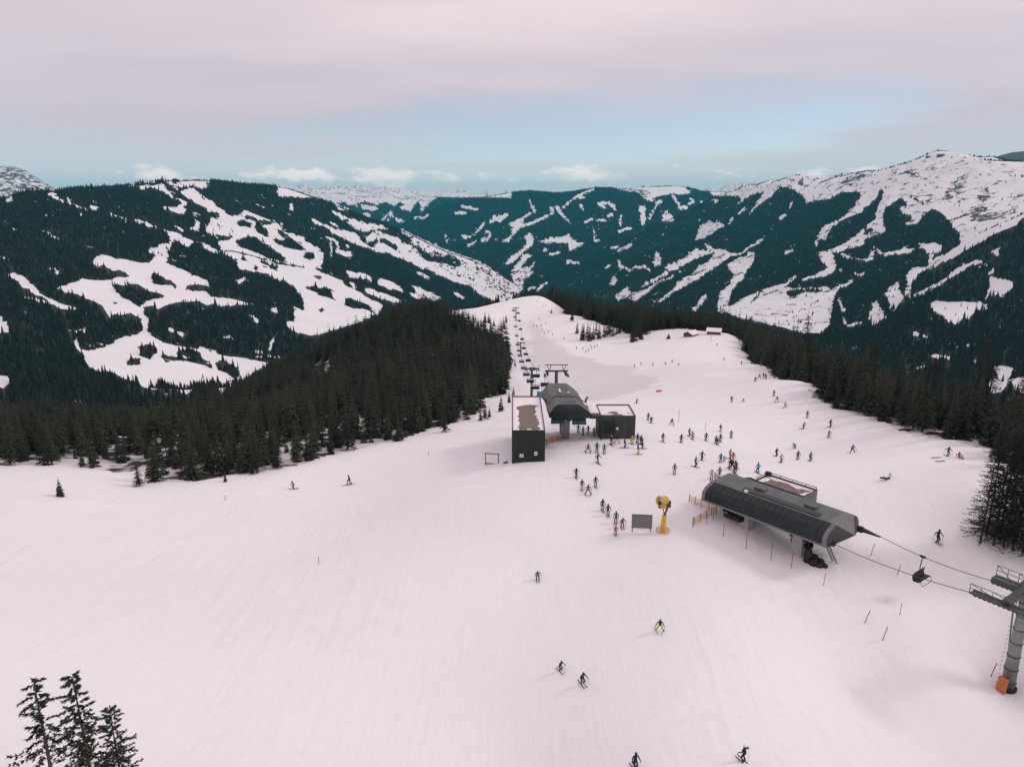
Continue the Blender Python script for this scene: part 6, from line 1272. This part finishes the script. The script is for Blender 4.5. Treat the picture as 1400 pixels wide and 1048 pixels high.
# ------------------------------------------------------------------ air, sky, sun
W_ = bpy.data.worlds.new('World'); SC.world = W_; W_.use_nodes = True; nt = W_.node_tree; nt.nodes.clear()
out = nt.nodes.new('ShaderNodeOutputWorld'); SUN_EL, SUN_AZ = math.radians(36), math.radians(82)
sky = nt.nodes.new('ShaderNodeTexSky'); sky.sky_type = 'NISHITA'; sky.sun_disc = False; sky.sun_elevation = SUN_EL; sky.sun_rotation = SUN_AZ; sky.altitude = 1900; sky.air_density = 1.0; sky.dust_density = .6
bg = nt.nodes.new('ShaderNodeBackground'); bg.inputs['Strength'].default_value = .135; nt.links.new(sky.outputs[0], bg.inputs['Color'])
tc = nt.nodes.new('ShaderNodeTexCoord'); sx = nt.nodes.new('ShaderNodeSeparateXYZ'); nt.links.new(tc.outputs['Generated'], sx.inputs[0])
zx = math_(nt, 'MAXIMUM', sx.outputs[2], 0.0)
inv = math_(nt, 'DIVIDE', 1.0, math_(nt, 'ADD', zx, .06))
cx = nt.nodes.new('ShaderNodeCombineXYZ'); nt.links.new(math_(nt, 'MULTIPLY', sx.outputs[0], inv), cx.inputs[0]); nt.links.new(math_(nt, 'MULTIPLY', sx.outputs[1], inv), cx.inputs[1])
mp = nt.nodes.new('ShaderNodeMapping'); mp.inputs['Scale'].default_value = (.6, 1.0, 1); nt.links.new(cx.outputs[0], mp.inputs[0])
deck = noise(nt, mp.outputs[0], .5, 6, .5); deck2 = noise(nt, mp.outputs[0], 1.1, 5, .5)
# cloud deck opens in a strip low over the valley ahead
el = ramp(nt, .02, .16, zx).outputs[0]
d = math_(nt, 'MULTIPLY', math_(nt, 'SUBTRACT', math_(nt, 'ADD', sx.outputs[2], math_(nt, 'MULTIPLY', sx.outputs[0], -.05)), .084), 18.0)
strip = math_(nt, 'POWER', 2.718, math_(nt, 'MULTIPLY', math_(nt, 'MULTIPLY', d, d), -1.0))
ax = math_(nt, 'MULTIPLY', math_(nt, 'SUBTRACT', sx.outputs[0], .10), 2.5)
strip = math_(nt, 'MULTIPLY', strip, math_(nt, 'POWER', 2.718, math_(nt, 'MULTIPLY', math_(nt, 'MULTIPLY', ax, ax), -1.0)))
cov = math_(nt, 'ADD', math_(nt, 'ADD', deck, math_(nt, 'MULTIPLY', deck2, .35)), math_(nt, 'MULTIPLY', strip, -.58))
mask = math_(nt, 'MAXIMUM', ramp(nt, -.10, .50, cov).outputs[0], .40)
# small heaped clouds just above the far peaks
mp3 = nt.nodes.new('ShaderNodeMapping'); mp3.inputs['Scale'].default_value = (15, 15, 34); nt.links.new(tc.outputs['Generated'], mp3.inputs[0])
cu = noise(nt, mp3.outputs[0], 1.0, 6, .55)
d2 = math_(nt, 'MULTIPLY', math_(nt, 'SUBTRACT', sx.outputs[2], .032), 50.0)
cu = math_(nt, 'ADD', cu, math_(nt, 'MULTIPLY', math_(nt, 'SUBTRACT', math_(nt, 'POWER', 2.718, math_(nt, 'MULTIPLY', math_(nt, 'MULTIPLY', d2, d2), -1.0)), 1.0), .35))
cum = ramp(nt, .48, .60, cu).outputs[0]
cc = mixc(nt, ramp(nt, .36, .64, deck).outputs[0], (.69, .59, .645), (.94, .77, .80))
cc = mixc(nt, ramp(nt, .06, .235, zx).outputs[0], (.59, .53, .60), cc)
cc = mixc(nt, ramp(nt, .035, .10, zx).outputs[0], (.70, .71, .77), cc)
cc = mixc(nt, cum, cc, (1.12, .97, .96))
mask = math_(nt, 'MAXIMUM', mask, math_(nt, 'MULTIPLY', cum, .85))
bc = nt.nodes.new('ShaderNodeBackground'); nt.links.new(cc, bc.inputs['Color']); bc.inputs['Strength'].default_value = 1.0
ms = nt.nodes.new('ShaderNodeMixShader'); nt.links.new(math_(nt, 'MULTIPLY', mask, .97), ms.inputs[0]); nt.links.new(bg.outputs[0], ms.inputs[1]); nt.links.new(bc.outputs[0], ms.inputs[2]); nt.links.new(ms.outputs[0], out.inputs[0])
sd = bpy.data.lights.new('sun', 'SUN'); so = bpy.data.objects.new('sun', sd); COL.objects.link(so); sd.energy = .95; sd.angle = math.radians(12); sd.color = (1, .95, .9)
from mathutils import Vector, Matrix
# Nishita rotation turns clockwise from +Y seen from above
sv = Vector((math.sin(SUN_AZ) * math.cos(SUN_EL), math.cos(SUN_AZ) * math.cos(SUN_EL), math.sin(SUN_EL)))
so.rotation_euler = sv.to_track_quat('Z', 'Y').to_euler(); so.location = (0, 0, 300)
zlo = min(NG[4].min(), MG[4].min()) - 1; zhi = MG[4].max() + 12
me = bpy.data.meshes.new('haze'); V = [(x, y, z) for x in (-16500, 16500) for y in (-400, 22600) for z in (zlo, zhi)]
me.from_pydata(V, [], [(0, 1, 3, 2), (4, 6, 7, 5), (0, 4, 5, 1), (2, 3, 7, 6), (0, 2, 6, 4), (1, 5, 7, 3)]); hz = bpy.data.objects.new('haze', me); COL.objects.link(hz); hz['kind'] = 'stuff'; hz['label'] = 'thin blue air haze filling the valley'
m = bpy.data.materials.new('valley_haze'); m.use_nodes = True; nt = m.node_tree; nt.nodes.remove(nt.nodes['Principled BSDF'])
pv = nt.nodes.new('ShaderNodeVolumePrincipled'); pv.inputs['Density'].default_value = HAZE_D; pv.inputs['Color'].default_value = (*HAZE_C, 1); pv.inputs['Anisotropy'].default_value = 0
nt.links.new(pv.outputs[0], nt.nodes['Material Output'].inputs['Volume']); me.materials.append(m)
vs = SC.view_settings; vs.view_transform = 'Standard'; vs.look = 'None'; vs.exposure = EXPO; vs.gamma = 1; vs.use_curve_mapping = False
SC.cycles.max_bounces = 6; SC.cycles.diffuse_bounces = 3; SC.cycles.volume_bounces = 0; SC.cycles.transparent_max_bounces = 8
